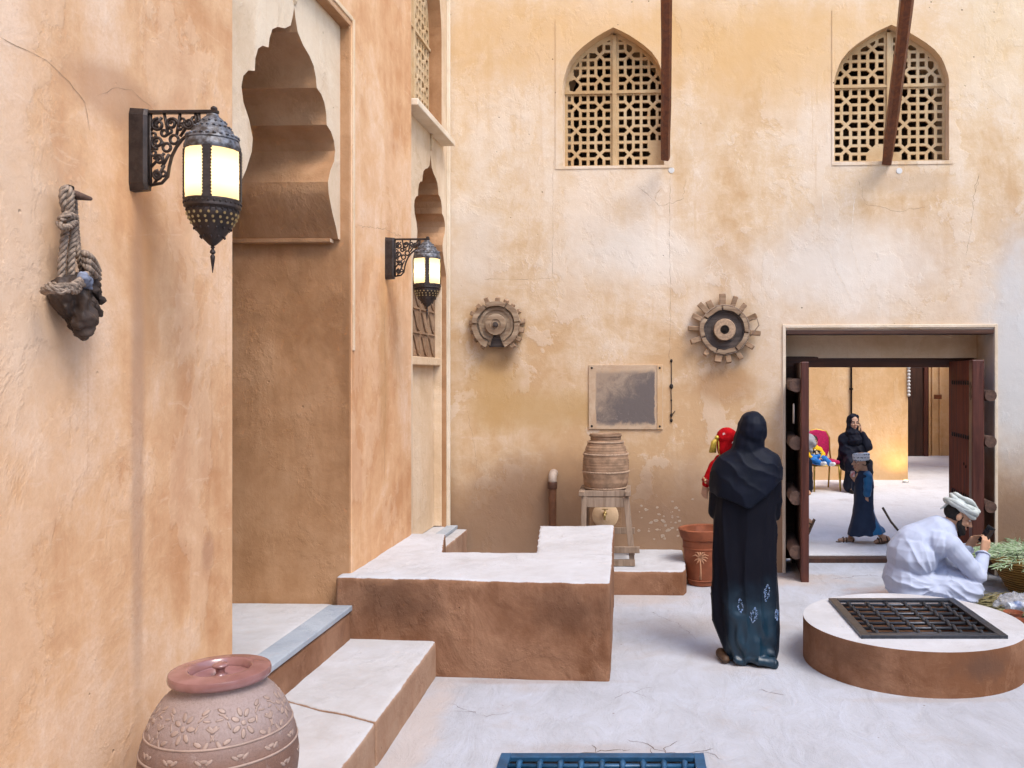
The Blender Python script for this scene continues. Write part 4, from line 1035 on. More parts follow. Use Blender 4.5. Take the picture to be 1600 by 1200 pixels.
# ------------------------------------------------------------------ jar on its wooden stand, tap, pipe, pot
D = 7.72; k_ = D / 1400
def s_(px, py, dy=0): v = at(px, py, D); return (v.x, D + dy, v.z)
sx0, sx1 = at(907, 0, D).x, at(983, 0, D).x; szt = at(0, 768, D).z
sd = thing('jar_stand', 'grey wooden four-legged stand carrying the roped water jar', 'stand', ((sx0 + sx1) / 2, D + .22, .205))
O = Vector(((sx0 + sx1) / 2, D + .22, .205)); hw = (sx1 - sx0) / 2; H = szt - .205
for sx in (-1, 1):
    for sy in (-1, 1):
        mb = MB(); sp = .055 if sx > 0 else .005
        mb.bar((sx * (hw - .025 + sp), sy * (.22 + .02), 0), (sx * (hw - .03), sy * .19, H - .03), .045, .045, (0, 1, 0)); mb.build('leg', M['stand'], sd, None, .004)
for sy in (-1, 1):
    mb = MB(); mb.bar((-hw - .01, sy * .195, H - .02), (hw + .01, sy * .195, H - .02), .04, .05, (0, 0, 1)); mb.build('top_rail', M['stand'], sd, None, .004)
    mb = MB(); mb.bar((-hw + .02, sy * .20, H - .095), (hw - .02, sy * .20, H - .095), .085, .025, (0, 1, 0)); mb.build('apron', M['stand'], sd, None, .004)
for sx in (-1, 1):
    mb = MB(); mb.bar((sx * (hw - .01), -.24, H - .018), (sx * (hw - .01), .24, H - .018), .05, .04, (0, 0, 1)); mb.build('top_rail', M['stand'], sd, None, .004)
    mb = MB(); mb.bar((sx * (hw + .012), -.24, .19), (sx * (hw + .012), .24, .19), .03, .05, (0, 0, 1)); mb.build('stretcher', M['stand'], sd, None, .004)
for y, z, x in ((-.275, .145, .09), (.15, .235, .05), (-.255, .03, .05)):
    mb = MB(); mb.bar((-hw - .03, y, z), (hw + x, y, z), .055, .035, (0, 1, 0)); mb.build('lower_rail', M['stand'], sd, None, .004)
mb = MB(); mb.box((0, .0, H - .012), (2 * hw - .08, .06, .02)); mb.build('slat', M['stand'], sd, None, .003)
mb = MB(); mb.box((0, .12, H - .012), (2 * hw - .08, .07, .02)); mb.build('slat', M['stand'], sd, None, .003)
jz = szt + .004; jc = at(945.5, 0, D).x
wj = thing('water_jar', 'brown ribbed clay jar with twisted rope bands, standing on the wooden stand', 'jar', (jc, D + .20, jz))
q = k_ * 1.026
wp = [(31 * q, 0), (34 * q, 6 * q), (36 * q, 26 * q), (36 * q, 40 * q), (34 * q, 54 * q), (30 * q, 66 * q), (25 * q, 74 * q), (23.5 * q, 78 * q), (25 * q, 82 * q), (25 * q, 85 * q), (22 * q, 85 * q), (21 * q, 78 * q), (25 * q, 60 * q)]
wps = spline_prof(wp[:11], 8); wps = [(r + .0035 * math.sin(zq * 260) * (1 if zq > .28 else .55) + .002 * math.sin(zq * 900), zq) for r, zq in wps[:-8]] + wps[-8:]
mb = MB(); mb.lathe(wps + wp[11:], 56, cap=False, rf=lambda a, z: 1 + .006 * math.sin(3 * a + z * 9)); mb.build('body', M['clay'], wj, True)
for py, rr, th in ((766, 32.0, .011), (741, 36.0, .010), (714, 34.4, .011), (695.5, 28.0, .009)):
    mb = MB(); zr = (768 - py) * q; r = rr * q; nn = 120
    for s in range(2):
        mb.tube([((r + .35 * th * math.cos(26 * 2 * PI * k / nn + PI * s)) * math.cos(2 * PI * k / nn), (r + .35 * th * math.cos(26 * 2 * PI * k / nn + PI * s)) * math.sin(2 * PI * k / nn), zr + .4 * th * math.sin(26 * 2 * PI * k / nn + PI * s)) for k in range(nn)], th * .55, 6, closed=True)
    mb.build('rope_band', M['clay_rope'], wj, True)
X, Z = bw(946, 805)
tp = thing('wall_tap', 'small brass tap on a pale round plate behind the wooden stand', 'tap', bwp(X, 0, Z), -BA)
mb = MB(); mb.lathe([(.125, 0), (.125, .012), (.115, .02), (.0, .024)], 32, M=Matrix.Rotation(R(90), 3, 'X')); mb.build('plate', M['wall_arch'], tp, 40)
mb = MB(); mb.tube([(0, 0, .02), (0, -.06, .02), (0, -.085, .01), (0, -.09, -.03)], [.012, .013, .013, .011], 10); mb.ball((0, -.05, .025), .02); mb.build('spout', M['brass'], tp, True)
mb = MB(); mb.tube([(0, -.05, .03), (0, -.05, .062)], .007, 8); mb.bar((-.03, -.05, .064), (.03, -.05, .064), .01, .008); mb.build('tap_handle', M['brass'], tp)
mb = MB(); X2, Z2 = bw(917, 805); mb.box((0, -.005, .0), (.30, .012, .24)); mb.build('back_board', M['carved'], tp)
X, Z = bw(865.5, 745)
dp = thing('drain_pipe', 'brown drain pipe with white elbow coming out of the wall', 'pipe', bwp(X, 0, 0), -BA)
mb = MB(); mb.tube([(0, .05, Z + .035), (0, -.05, Z + .035), (0, -.085, Z + .02), (0, -.095, Z - .02), (0, -.095, Z - .05)], .040, 14); mb.build('elbow', simple('elbow_pale', (.40, .31, .25), .6), dp, True)
mb = MB(); mb.lathe([(.043, Z - .10), (.046, Z - .095), (.046, Z - .04), (.043, Z - .035)], 18, (0, -.095, 0)); mb.build('collar', M['lintel_wood'], dp, 40)
mb = MB(); mb.lathe([(.037, 0), (.037, Z - .06)], 18, (0, -.095, 0)); mb.build('pipe', M['pipe'], dp, 40)
pt_c = at(1100, 918, 7.82)
pot = thing('flower_pot', 'large terracotta pot with a pale palm tree relief, beside the woman', 'pot', (pt_c.x, 7.92, 0))
pp = [(.125, 0), (.135, .01), (.165, .22), (.182, .385), (.184, .39), (.180, .40), (.196, .41), (.204, .44), (.212, .475), (.216, .49), (.205, .497), (.185, .49), (.170, .42), (.15, .40)]
mb = MB(); mb.lathe(pp, 48, cap=False, rf=lambda a, z: 1 + (.03 * math.sin(2 * a + .5) + .02 * math.sin(5 * a)) * smooths(.42, .49, z)); mb.build('body', M['terracotta'], pot, 35)
mb = MB(); mb.lathe([(.0, .38), (.16, .385)], 24); mb.build('soil', simple('soil', (.10, .06, .04), .95), pot)
for zz_, r_ in ((.05, .142), (.33, .176)):
    mb = MB(); mb.tube([((r_ + .001) * math.cos(2 * PI * k / 48), (r_ + .001) * math.sin(2 * PI * k / 48), zz_) for k in range(48)], .006, 6, closed=True); mb.build('ring', M['terracotta'], pot, True)
mb = MB(); a0 = R(-103)
def onpot(u, z): r = .125 + (.182 - .125) * min(1, z / .39) + .003; return (r * math.cos(a0 + u / r), r * math.sin(a0 + u / r), z)
mb.tube([onpot(0, .07), onpot(.002, .16), onpot(0, .26)], [.014, .010, .008], 6)
for an in (-150, -120, -70, -30, 0, 30, 60, 90, 120, 150, 180):
    L = .085; dx, dz = math.sin(R(an)), math.cos(R(an)); mb.tube([onpot(0, .26), onpot(L * .5 * dx, .26 + L * .55 * dz + .008), onpot(L * dx, .26 + L * .8 * dz - .014)], [.009, .009, .003], 5)
for s in (-1, 1): mb.tube([onpot(s * .01, .09), onpot(s * .035, .105), onpot(s * .05, .09)], [.006, .005, .003], 5)
mb.build('palm_relief', M['terracotta_pale'], pot, True)

# ------------------------------------------------------------------ wooden gear wheels
RX = Matrix.Rotation(R(90), 3, 'X')                          # lathe axis z -> out of the wall (-y)
def wavy(sd, amp): return lambda a, z: 1 + amp * nz(math.cos(a) * 2 + sd, math.sin(a) * 2, z * 3 + sd)
X, Z = bw(778, 508)
g1 = thing('gear_wheel', 'pale weathered wooden gear wheel missing a wedge at its foot', 'gear', bwp(X, -.01, Z), -BA, 'old wooden gear wheels on the cream wall')
k_ = 8.46 / 1400
def wedge(prof, m, nm, a0, a1, sd, par, seg=40): mb = MB(); mb.lathe(prof, seg, M=RX, a0=R(a0), a1=R(a1), rf=wavy(sd, .05)); return mb.build(nm, m, par, 30)
# angle 90 deg is up once the lathe lies on its side
wedge([(.0, .0), (.205, .0), (.205, .055), (.0, .055)], M['gear'], 'disc', -72, 252, 1, g1)
for a0, a1, sd, ro in ((-68, 5, 2, 1.0), (8, 60, 3, 1.02), (63, 118, 4, .99), (122, 176, 5, 1.0), (180, 246, 6, 1.02)): wedge([(.172, .05), (.226 * ro, .05), (.226 * ro, .095), (.180, .095)], M['gear'], 'felloe', a0, a1, sd, g1, 12)
wedge([(.14, .05), (.165, .05), (.165, .068), (.14, .068)], M['gear'], 'step_ring', -66, 250, 8, g1)
mb = MB(); mb.lathe([(.0, .05), (.098, .05), (.100, .09), (.096, .105), (.05, .108), (.045, .10), (.028, .10)], 36, M=RX); mb.build('hub', M['gear'], g1, 40)
mb = MB(); mb.lathe([(.026, .098), (.022, .128), (.0, .132)], 16, M=RX); mb.build('axle_pin', M['gear_dark'], g1, 40)
mb = MB(); mb.box((0, -.018, -.13), (.15, .03, .16)); mb.build('backing', M['gear_dark'], g1)
for an in (8, 31, 50, 67, 88, 112, 135, 155, 175, 197, 216, 238, -12, -33, -52):
    j = rnd.uniform(-.012, .02); L = .075 + j; mb = MB(); dx, dz = math.cos(R(an)), math.sin(R(an))
    mb.bar((.185 * dx, -.035, .185 * dz), ((.205 + L * .78) * dx, -.045 + rnd.uniform(-.02, .03), (.205 + L * .78) * dz), .042 + rnd.uniform(-.008, .006), .04, (0, 1, 0)); mb.build('tooth', M['gear_tooth'], g1, None, .006)
X, Z = bw(1131.5, 516)
g2 = thing('gear_wheel', 'dark wooden gear wheel with long splayed teeth and pale hub', 'gear', bwp(X, -.01, Z), -BA, 'old wooden gear wheels on the cream wall')
mb = MB(); mb.lathe([(.0, .0), (.205, .0), (.21, .03), (.205, .06), (.17, .062), (.168, .05), (.12, .048), (.118, .056), (.0, .056)], 48, M=RX, rf=wavy(4, .03)); mb.build('disc', M['gear_dark'], g2, 30)
for i in range(7):
    a = 90 + i * 51.4 + 8; wedge([(.178, .05), (.222 + .006 * (i % 2), .05), (.222, .09), (.186, .09)], M['gear'], 'felloe', a, a + 47, 11 + i, g2, 10)
mb = MB(); mb.lathe([(.0, .05), (.100, .05), (.102, .10), (.096, .115), (.042, .118), (.040, .10)], 36, M=RX); mb.build('hub', simple('hub_pale_wood', (.46, .31, .20), .8, .2, 0, .35, 50, .002), g2, 40)
mb = MB(); mb.lathe([(.0401, .09), (.04, .1165), (.018, .117), (.016, .125), (.0, .127)], 20, M=RX); mb.build('axle_hole', M['black'], g2, 40)
for an, L in ((94, .125), (71, .115), (50, .10), (24, .115), (-6, .125), (-32, .10), (-60, .10), (-82, .095), (-103, .095), (-128, .085), (-160, .115), (177, .12), (155, .115), (133, .12), (120, .10)):
    mb = MB(); dx, dz = math.cos(R(an)), math.sin(R(an)); oy = rnd.uniform(-.02, .02)
    mb.bar((.19 * dx, -.035, .19 * dz), ((.215 + L) * dx + rnd.uniform(-.008, .008), -.055 + oy, (.215 + L) * dz), .058 + rnd.uniform(-.014, .006), .045, (0, 1, 0)); mb.build('tooth', M['gear_tooth'], g2, None, .007)
mb = MB(); mb.tube([(.228 * math.cos(a) * (1 + .02 * math.sin(5 * a)), -.075, .228 * math.sin(a)) for a in [2 * PI * k / 60 for k in range(60)]], .0065, 6, closed=True)
mb.tube([(.24, -.07, .09), (.30, -.085, .10), (.315, -.09, .04), (.27, -.08, -.02), (.235, -.075, -.06)], .006, 6); mb.build('binding', M['stand'], g2, True)

# ------------------------------------------------------------------ faded notice board and loose wire
X0, Z1 = bw(920, 570); X1, Z0 = bw(1036, 671)
nb = thing('notice_board', 'faded square board with a dark worn centre nailed on the wall', 'board', bwp((X0 + X1) / 2, 0, (Z0 + Z1) / 2), -BA)
W, H = X1 - X0, Z1 - Z0
T = NT('board_worn', .9, .15)
p = T.sep(T.obj); nn = T.noise(T.obj, 7, 8, .7, .8); n2 = T.noise(T.obj, 40, 5, .8)
ax = T.math('ABSOLUTE', T.math('SUBTRACT', p[0], -.005)); az = T.math('ABSOLUTE', T.math('SUBTRACT', p[2], -.005))
dm = T.math('MULTIPLY', T.rng(T.math('ADD', ax, T.math('MULTIPLY', T.math('SUBTRACT', nn, .5), .05)), W * .385, W * .405, 1, 0), T.rng(T.math('ADD', az, T.math('MULTIPLY', T.math('SUBTRACT', nn, .5), .14)), H * .36, H * .44, 1, 0))
wr = T.math('ADD', T.math('MULTIPLY', p[0], .9), T.math('MULTIPLY', p[2], -.9)); wr = T.math('ADD', wr, T.math('MULTIPLY', T.math('SUBTRACT', nn, .5), .9))
dm = T.math('MULTIPLY', dm, T.rng(T.math('ADD', wr, T.math('MULTIPLY', T.math('SUBTRACT', n2, .5), .35)), -.36, .10, .45, 1))
c = T.mix(T.rng(nn, .3, .7), (.56, .42, .29), (.46, .315, .20)); c = T.mix(dm, c, (.15, .125, .115))
c = T.mix(T.math('MULTIPLY', T.math('MULTIPLY', dm, T.rng(T.noise(T.obj, 26, 6, .8, 2.0), .60, .66, 0, 1)), T.rng(p[2], -.10, -.22, 0, .9)), c, (.55, .50, .45))
T.col(c); T.bump(nn, .004)
mb = MB(); mb.box((0, -.008, 0), (W, .016, H)); mb.build('panel', T.m, nb, None, .004)
mb = MB(); mb.box((W / 2 - .030, -.0195, 0), (.05, .008, H - .004)); mb.build('batten', M['wall_back'], nb, None, .003)
for sx in (-1, 1):
    for sz in (-1, 1): mb = MB(); mb.ball((sx * (W / 2 - .03), -.022 if sx > 0 else -.016, sz * (H / 2 - .03)), (.011, .008, .011)); mb.build('nail', M['nail'], nb, True)
X, Z = bw(1049, 612)
wr_ = thing('loose_wire', 'thin black wire with small knots hanging down the wall by the notice board', 'wire', bwp(X, 0, Z), -BA)
mb = MB(); mb.tube([(0, -.006, .30), (.002, -.008, .1), (-.003, -.008, 0), (.003, -.01, -.12), (-.002, -.008, -.26)], .0035, 6)
for z, r in ((.29, .012), (.05, .018), (-.08, .008), (-.22, .013), (-.27, .013)): mb.ball((0, -.008, z), (r, .008, r * 1.4))
mb.tube([(0, -.01, -.22), (.02, -.014, -.2), (.035, -.02, -.18)], .004, 5); mb.build('wire', M['nail'], wr_, True)

# ------------------------------------------------------------------ timber poles leaning out over the courtyard
def pole(label, b_px, t_px, dt, w0):
    b = at(*b_px, 8.30); t = at(*t_px, dt); d = (t - b); e = b + d * 1.9
    o = thing('timber_pole', label, 'pole', b, 0, 'dark timber poles leaning out from the cream wall')
    mb = MB(); x, y, dd = frame(d, (1, 0, 0)); L = (e - b).length; sec = []
    n = 10; pts = []; vs = []; fs = []
    for i in range(n + 1):
        p = dd * (L * i / n) + x * .006 * nz(i * .7, 3) + y * .006 * nz(i * .7, 9)
        for k in range(8):
            a = 2 * PI * (k + .5) / 8; r = w0 * (1.0 + .05 * nz(i * .9, k, 2)) * (.8 if i == 0 and k % 2 else 1)
            vs.append(p + x * max(-.85, min(.85, 1.15 * math.cos(a))) * r + y * max(-.85, min(.85, 1.15 * math.sin(a))) * r)
    for i in range(n):
        for k in range(8): fs.append((i * 8 + k, i * 8 + (k + 1) % 8, i * 8 + 8 + (k + 1) % 8, i * 8 + 8 + k))
    fs += [tuple(reversed(range(8))), tuple(range(n * 8, n * 8 + 8))]
    mb.add(vs, fs); s = mb.build('shaft', M['pole'], o, 35)
    return o
pole('dark timber pole standing upright before the window with the broken lattice', (1040, 247), (1041.5, 0), 7.05, .052)
pole('dark timber pole slanting across the unbroken lattice window', (1386, 253), (1417, 0), 6.95, .059)

# ------------------------------------------------------------------ double door standing open
dd_ = thing('double_door', 'dark red-brown double door with log battens, standing wide open', 'door', (0, 0, 0))
YF = 8.86
def leaf(x_far, x_near, y_far, y_near, z0, z1, th, name, label, side, mat):
    L = bpy.data.objects.new(name, None); COL.objects.link(L); L.parent = dd_; L['label'] = label
    L.location = (x_far, y_far, 0); ang = math.atan2(x_near - x_far, y_far - y_near); L.rotation_euler = (0, 0, ang)
    ln = math.hypot(x_near - x_far, y_far - y_near)
    mb = MB(); mb.box((0, -ln / 2, (z0 + z1) / 2), (th * .6, ln - .002, z1 - z0)); mb.build('board', M['door_face'] if mat is M['door_wood'] else mat, L, None, .006)
    mb = MB(); mb.box((side * -.0, -ln + .045, (z0 + z1) / 2 - .01), (th + .012, .105, z1 - z0 + .03)); mb.build('closing_stile', M['door_wood'], L, None, .010)
    return L, ln
z0, z1 = .012, at(0, 566, 8.0).z
L1, n1 = leaf(at(1244, 0, 8.82).x, at(1257, 0, 8.0).x, 8.82, 7.98, z0, z1, .06, 'door_leaf', 'dark leaf seen edge on, with log ends showing', -1, M['door_dark'])
for py in (602, 693, 779, 864):
    mb = MB(); zc = at(0, py, 8.0).z; ln = n1; mb.tube([(-.075, -.10, zc + .012), (-.075, -ln * .5, zc), (-.072, -ln + .03, zc)], [.058, .060, .062], 14); mb.build('log_batten', M['log'], L1, 50)
zc = at(0, 647, 8.0).z; mb = MB(); mb.tube([(-.09 - 0 * k, -n1 + .10 + .02 * math.cos(a), zc + .085 * math.sin(a)) for k, a in [(k, 2 * PI * k / 24) for k in range(24)]], .008, 6, closed=True); mb.build('handle', simple('handle_pale_iron', (.45, .40, .36), .5, .4, .4), L1, True)
L2, n2 = leaf(at(1487, 0, 8.82).x, at(1527, 0, 8.02).x, 8.82, 8.0, z0, at(0, 563, 8.02).z, .095, 'door_leaf', 'red-brown leaf with rows of nail heads', 1, M['door_wood'])
for py in (618, 690, 792, 880):
    mb = MB(); zc = at(0, py, 8.0).z; mb.tube([(.105, -.10, zc + .01), (.105, -n2 * .5, zc), (.105, -n2 - .02, zc)], [.046, .050, .052], 14); mb.build('log_batten', M['log'], L2, 50)
for pyf, pyn in ((598, 604), (681, 692), (772, 786), (857, 872)):
    mb = MB()
    for k in range(8):
        f = k / 7; yl = -.14 - f * (n2 - .33); zc = at(0, 600 + (pyf - 600), 8.4).z - .0
        for dz in (0,): mb.ball((-.032, yl, zc + dz), (.010, .013, .022), seg=8, rings=6)
    mb.build('nail_row', M['nail'], L2, True)
for dx_, z in ((.12, 1.02), (.06, 1.0)):
    mb = MB(); mb.ball((-.03, -n2 + .2 + dx_, z), (.006, .012, .016)); mb.build('peg_hole', M['black'], L2, True)
mb = MB(); zc = at(0, 612, 8).z
for k in range(2): mb.box((-.054, -n2 + .045, zc + .05 - .085 * k), (.004, .07, .05), Matrix.Rotation(R(45), 3, 'X'))
mb.build('carved_diamond', simple('carving_shadow_paint', (.05, .018, .012), .6), L2)
xa, xb = at(1236, 0, YF).x, at(1497, 0, YF).x
mb = MB(); zt = at(0, 557, YF).z; zb = at(0, 574, YF).z
mb.box(((xa + xb) / 2, YF, (zt + zb) / 2), (xb - xa + .5, .10, zt - zb)); mb.build('lintel', M['lintel_wood'], dd_, None, .008)
for x in (xa - .02, xb + .08):
    mb = MB(); mb.box((x, YF, zb / 2 + .02), (.12, .10, zb - .04)); mb.build('frame_post', M['lintel_wood'], dd_, None, .008)
mb = MB(); mb.box(((xa + xb) / 2, YF - .01, .018), (xb - xa, .12, .055)); mb.build('threshold', M['door_dark'], dd_, None, .006)
mb = MB(); mb.tube([(xb + .08 + .16, YF - .35, .0), (xb + .24, YF - .35, 2.0)], .035, 10); mb.build('pivot_post', M['log'], dd_, True)

# ------------------------------------------------------------------ banquet chairs in the far courtyard
def make_chair(label, loc, rz, group, s=1.0):
    t = thing('banquet_chair', label, 'chair', loc, rz, group); t.scale = (s, s, s)     # front is -y
    mb = MB(); mb.box((0, 0, .445), (.43, .43, .07)); mb.build('seat', M['magenta'], t, 60, .03, 3)
    mb = MB(); n = 12; bp = [(-.19, .60), (-.195, .80), (-.15, .90), (0, .93), (.15, .90), (.195, .80), (.19, .60), (.15, .50), (-.15, .50)]
    vs = [(x, .20 + (z - .45) * .14 + dy, z) for dy in (-.025, .025) for x, z in bp]; n = len(bp)
    fs = [tuple(reversed(range(n))), tuple(range(n, 2 * n))] + [(i, (i + 1) % n, n + (i + 1) % n, n + i) for i in range(n)]
    mb.add(vs, fs); mb.build('backrest', M['magenta'], t, None, .015, 2)
    fr = MB(); fr.tube([(x * 1.08, .205 + (z - .45) * .14, z) for x, z in [(-.2, .42)] + bp[:7] + [(.2, .42)]], .014, 8); fr.build('back_frame', M['gold'], t, True)
    fr = MB(); fr.tube([(-.2, -.2, .40), (.2, -.2, .40), (.2, .2, .40), (-.2, .2, .40)], .013, 8, closed=True); fr.build('seat_frame', M['gold'], t, True)
    for sx in (-1, 1):
        m = MB(); m.tube([(sx * .195, -.19, .41), (sx * .205, -.21, .2), (sx * .21, -.225, 0)], .014, 8); m.build('leg', M['gold'], t, True)
        m = MB(); m.tube([(sx * .195, .205, .41), (sx * .2, .235, .2), (sx * .205, .285, 0)], .014, 8); m.build('leg', M['gold'], t, True)
    return t
ZF = .04
p = at(1288, 758, 13.9); ch1 = make_chair('gold framed magenta chair on which the toddler sits', (p.x, 14.05, ZF), R(8), 'gold framed magenta chairs')
ch2 = copy_tree(ch1); p = at(1341, 758, 14.2); ch2.location = (p.x + .0, 14.42, ZF); ch2.rotation_euler = (0, 0, R(-2)); ch2.scale = (.9, .9, .93); ch2['label'] = 'gold framed magenta chair under the seated woman in black'
ch3 = copy_tree(ch1); p = at(1243, 758, 13.9); ch3.location = (p.x, 14.05, ZF); ch3.rotation_euler = (0, 0, R(6)); ch3['label'] = 'gold framed chair mostly hidden by the door, under the person in the grey shawl'

# ------------------------------------------------------------------ palm basket, straw, bag and cups at the edge of the frame
BX, BY = 3.44, 7.62
bk = thing('palm_basket', 'woven palm basket heaped with green palm leaves beside the squatting man', 'basket', (BX, BY, 0))
T = NT('basket_weave', .85, .2)
w_ = T.n('TexWave'); w_.bands_direction = 'Z'; w_.inputs['Scale'].default_value = 14; w_.inputs['Distortion'].default_value = 1.5; w_.inputs['Detail'].default_value = 2; T.l(T.obj, w_.inputs['Vector'])
T.col(T.mix(T.rng(w_.outputs['Fac'], .2, .8), (.16, .085, .02), (.36, .215, .07))); T.bump(w_.outputs['Fac'], .006); M['basket'] = T.m
mb = MB(); mb.lathe([(.20, 0), (.215, .01)] + [(.215 + .155 * t + .004 * (i % 2), .01 + .27 * t) for i, t in enumerate([k / 18 for k in range(19)])] + [(.36, .285), (.34, .25), (.2, .06), (0, .05)], 48, cap=False, rf=lambda a, z: 1 + .006 * math.sin(40 * a + 150 * z)); mb.build('body', M['basket'], bk, True)
M['palm_leaf'] = simple('palm_leaf_green', (.13, .22, .085), .6, .3, 0, .45, 26, 0, (.42, .50, .34))
lf = thing('palm_leaves', 'cut green palm leaflets piled over the basket rim', 'leaves', (BX, BY, .28))
mb = MB()
for f in range(36):
    a = rnd.uniform(0, 2 * PI); base = Vector((rnd.uniform(-.12, .12), rnd.uniform(-.12, .12), .02 + rnd.uniform(0, .05))); L = rnd.uniform(.38, .62)
    if f < 9: a = PI + rnd.uniform(-.7, .5)
    d = Vector((math.cos(a), math.sin(a), 0)); sdv = Vector((-d.y, d.x, 0)); N = 14; rib = []
    for k in range(N + 1):
        t = k / N; rib.append(base + d * L * t + Vector((0, 0, .09 * t - .13 * t * t)))
    mb.tube(rib, [.005 * (1 - .7 * k / N) for k in range(N + 1)], 5)
    for k in range(2, N + 1):
        for s in (-1, 1):
            ll = .15 * (1.05 - .55 * abs(k / N - .45)) * rnd.uniform(.8, 1.1); dr = (d * rnd.uniform(.8, 1.2) + sdv * s * rnd.uniform(.35, .75) + Vector((0, 0, rnd.uniform(-.02, .35)))).normalized()
            p0 = rib[k]; p1 = p0 + dr * ll * .5 + Vector((0, 0, .006)); p2 = p0 + dr * ll - Vector((0, 0, .012)); w = dr.cross(Vector((0, 0, 1))).normalized() * .0048 + Vector((0, 0, .0025))
            mb.add([p0 - w * .4, p0 + w * .4, p1 + w, p1 - w, p2], [(0, 1, 2, 3), (3, 2, 4)])
mb.build('fronds', M['palm_leaf'], lf)
M['straw'] = simple('straw_strips', (.36, .30, .15), .8, .2, 0, .6, 11, 0, (.14, .13, .06))
mb = MB()
for k in range(900):
    c = Vector((rnd.uniform(2.62, 3.9), rnd.uniform(6.75, 7.4), .012 + rnd.uniform(0, .03))); a = rnd.choice((.5, 2.1)) + rnd.gauss(0, .35); L = rnd.uniform(.05, .16); d = Vector((math.cos(a), math.sin(a), rnd.uniform(-.06, .06))); w = Vector((-d.y, d.x, 0)) * rnd.uniform(.004, .009)
    mb.add([c - d * L - w, c - d * L + w, c + d * L + w + Vector((0, 0, .006)), c + d * L - w + Vector((0, 0, .004)), c + Vector((0, 0, .012)) + w, c + Vector((0, 0, .012)) - w], [(0, 1, 4, 5), (5, 4, 2, 3)])
tag(mb.build('straw_strips', M['straw'], None), 'heap of loose palm straw strips strewn on the floor behind the well', 'straw', None, 'stuff')
T = NT('bag_film', .25, .5); T.col((.62, .64, .72)); T.b.inputs['Transmission Weight'].default_value = .0; T.b.inputs['Alpha'].default_value = .4; T.bump(T.noise(T.obj, 25, 4), .01); M['film'] = T.m
mb = MB(); bb = at(1590, 962, 6.55); mb.ball((0, 0, .07), (.20, .16, .09)); mb.capsule((-.10, 0, .06), .06, (-.2, .02, .04), .03); mb.capsule((.05, 0, .1), .05, (.12, 0, .17), .02)
o = organic('plastic_bag', mb, .014, M['film'], None, 2, lambda p, n: nz(p.x * 16, p.y * 16, p.z * 16, 3) * .035)
o.scale = (.8, .8, .8); o.location = (3.0, 6.95, .02); tag(o, 'crumpled clear plastic bag lying on the straw behind the well', 'bag')
bt = thing('water_bottle', 'small clear plastic bottle with blue label inside the plastic bag', 'bottle', (2.97, 6.90, .07), R(25))
RXm = Matrix.Rotation(R(90), 3, 'Y')
mb = MB(); mb.lathe([(.0, -.09), (.03, -.09), (.032, -.08), (.032, .05), (.014, .085), (.013, .10), (.0, .10)], 20, M=RXm); mb.build('body', simple('bottle_plastic', (.62, .70, .80), .15, .5, 0, .1), bt, 40)
mb = MB(); mb.lathe([(.0332, -.04), (.0332, .03)], 20, M=RXm, cap=False); mb.build('label_band', simple('bottle_label', (.05, .18, .5), .5), bt, 40)
mb = MB(); mb.lathe([(.0, .098), (.015, .098), (.015, .115), (.0, .116)], 14, M=RXm); mb.build('cap', M['white_cap'], bt, 40)
for px, py, lab in ((1583, 962, 'shallow red clay cup nearest the plastic bag'), (1592, 975, 'second red clay cup, just behind the well rim')):
    v = at(px, py, 6.72 if px < 1590 else 6.5); mb = MB(); mb.lathe([(.04, 0), (.062, .03), (.072, .055), (.066, .055), (.05, .025), (.0, .015)], 28, cap=False)
    o = mb.build('clay_cup', M['terracotta'], None, 40); o.location = (v.x, v.y, .016); tag(o, lab, 'cup', 'red clay cups behind the well')
cane = MB(); cane.tube([at(1379, 793, 7.3), at(1392, 815, 7.25), (2.62, 7.15, .01)], [.010, .010, .008], 8)
tag(cane.build('walking_stick', M['nail'], None, True), 'thin black walking stick leaning behind the squatting man', 'stick')

mb = MB()
for k in range(60):
    c = Vector((rnd.uniform(1.46, 2.22), rnd.uniform(5.44, 6.2), -.735)); a = rnd.uniform(0, PI); L = rnd.uniform(.02, .07); mb.box(c, (L, L * rnd.uniform(.3, .9), .012), Matrix.Rotation(a, 3, 'Z') @ Matrix.Rotation(rnd.uniform(-.3, .3), 3, 'X'))
tag(mb.build('litter', simple('litter_pale', (.65, .62, .58), .8, .2, 0, .6, 3), None), 'pale scraps of litter lying at the bottom of the well', 'litter', None, 'stuff')

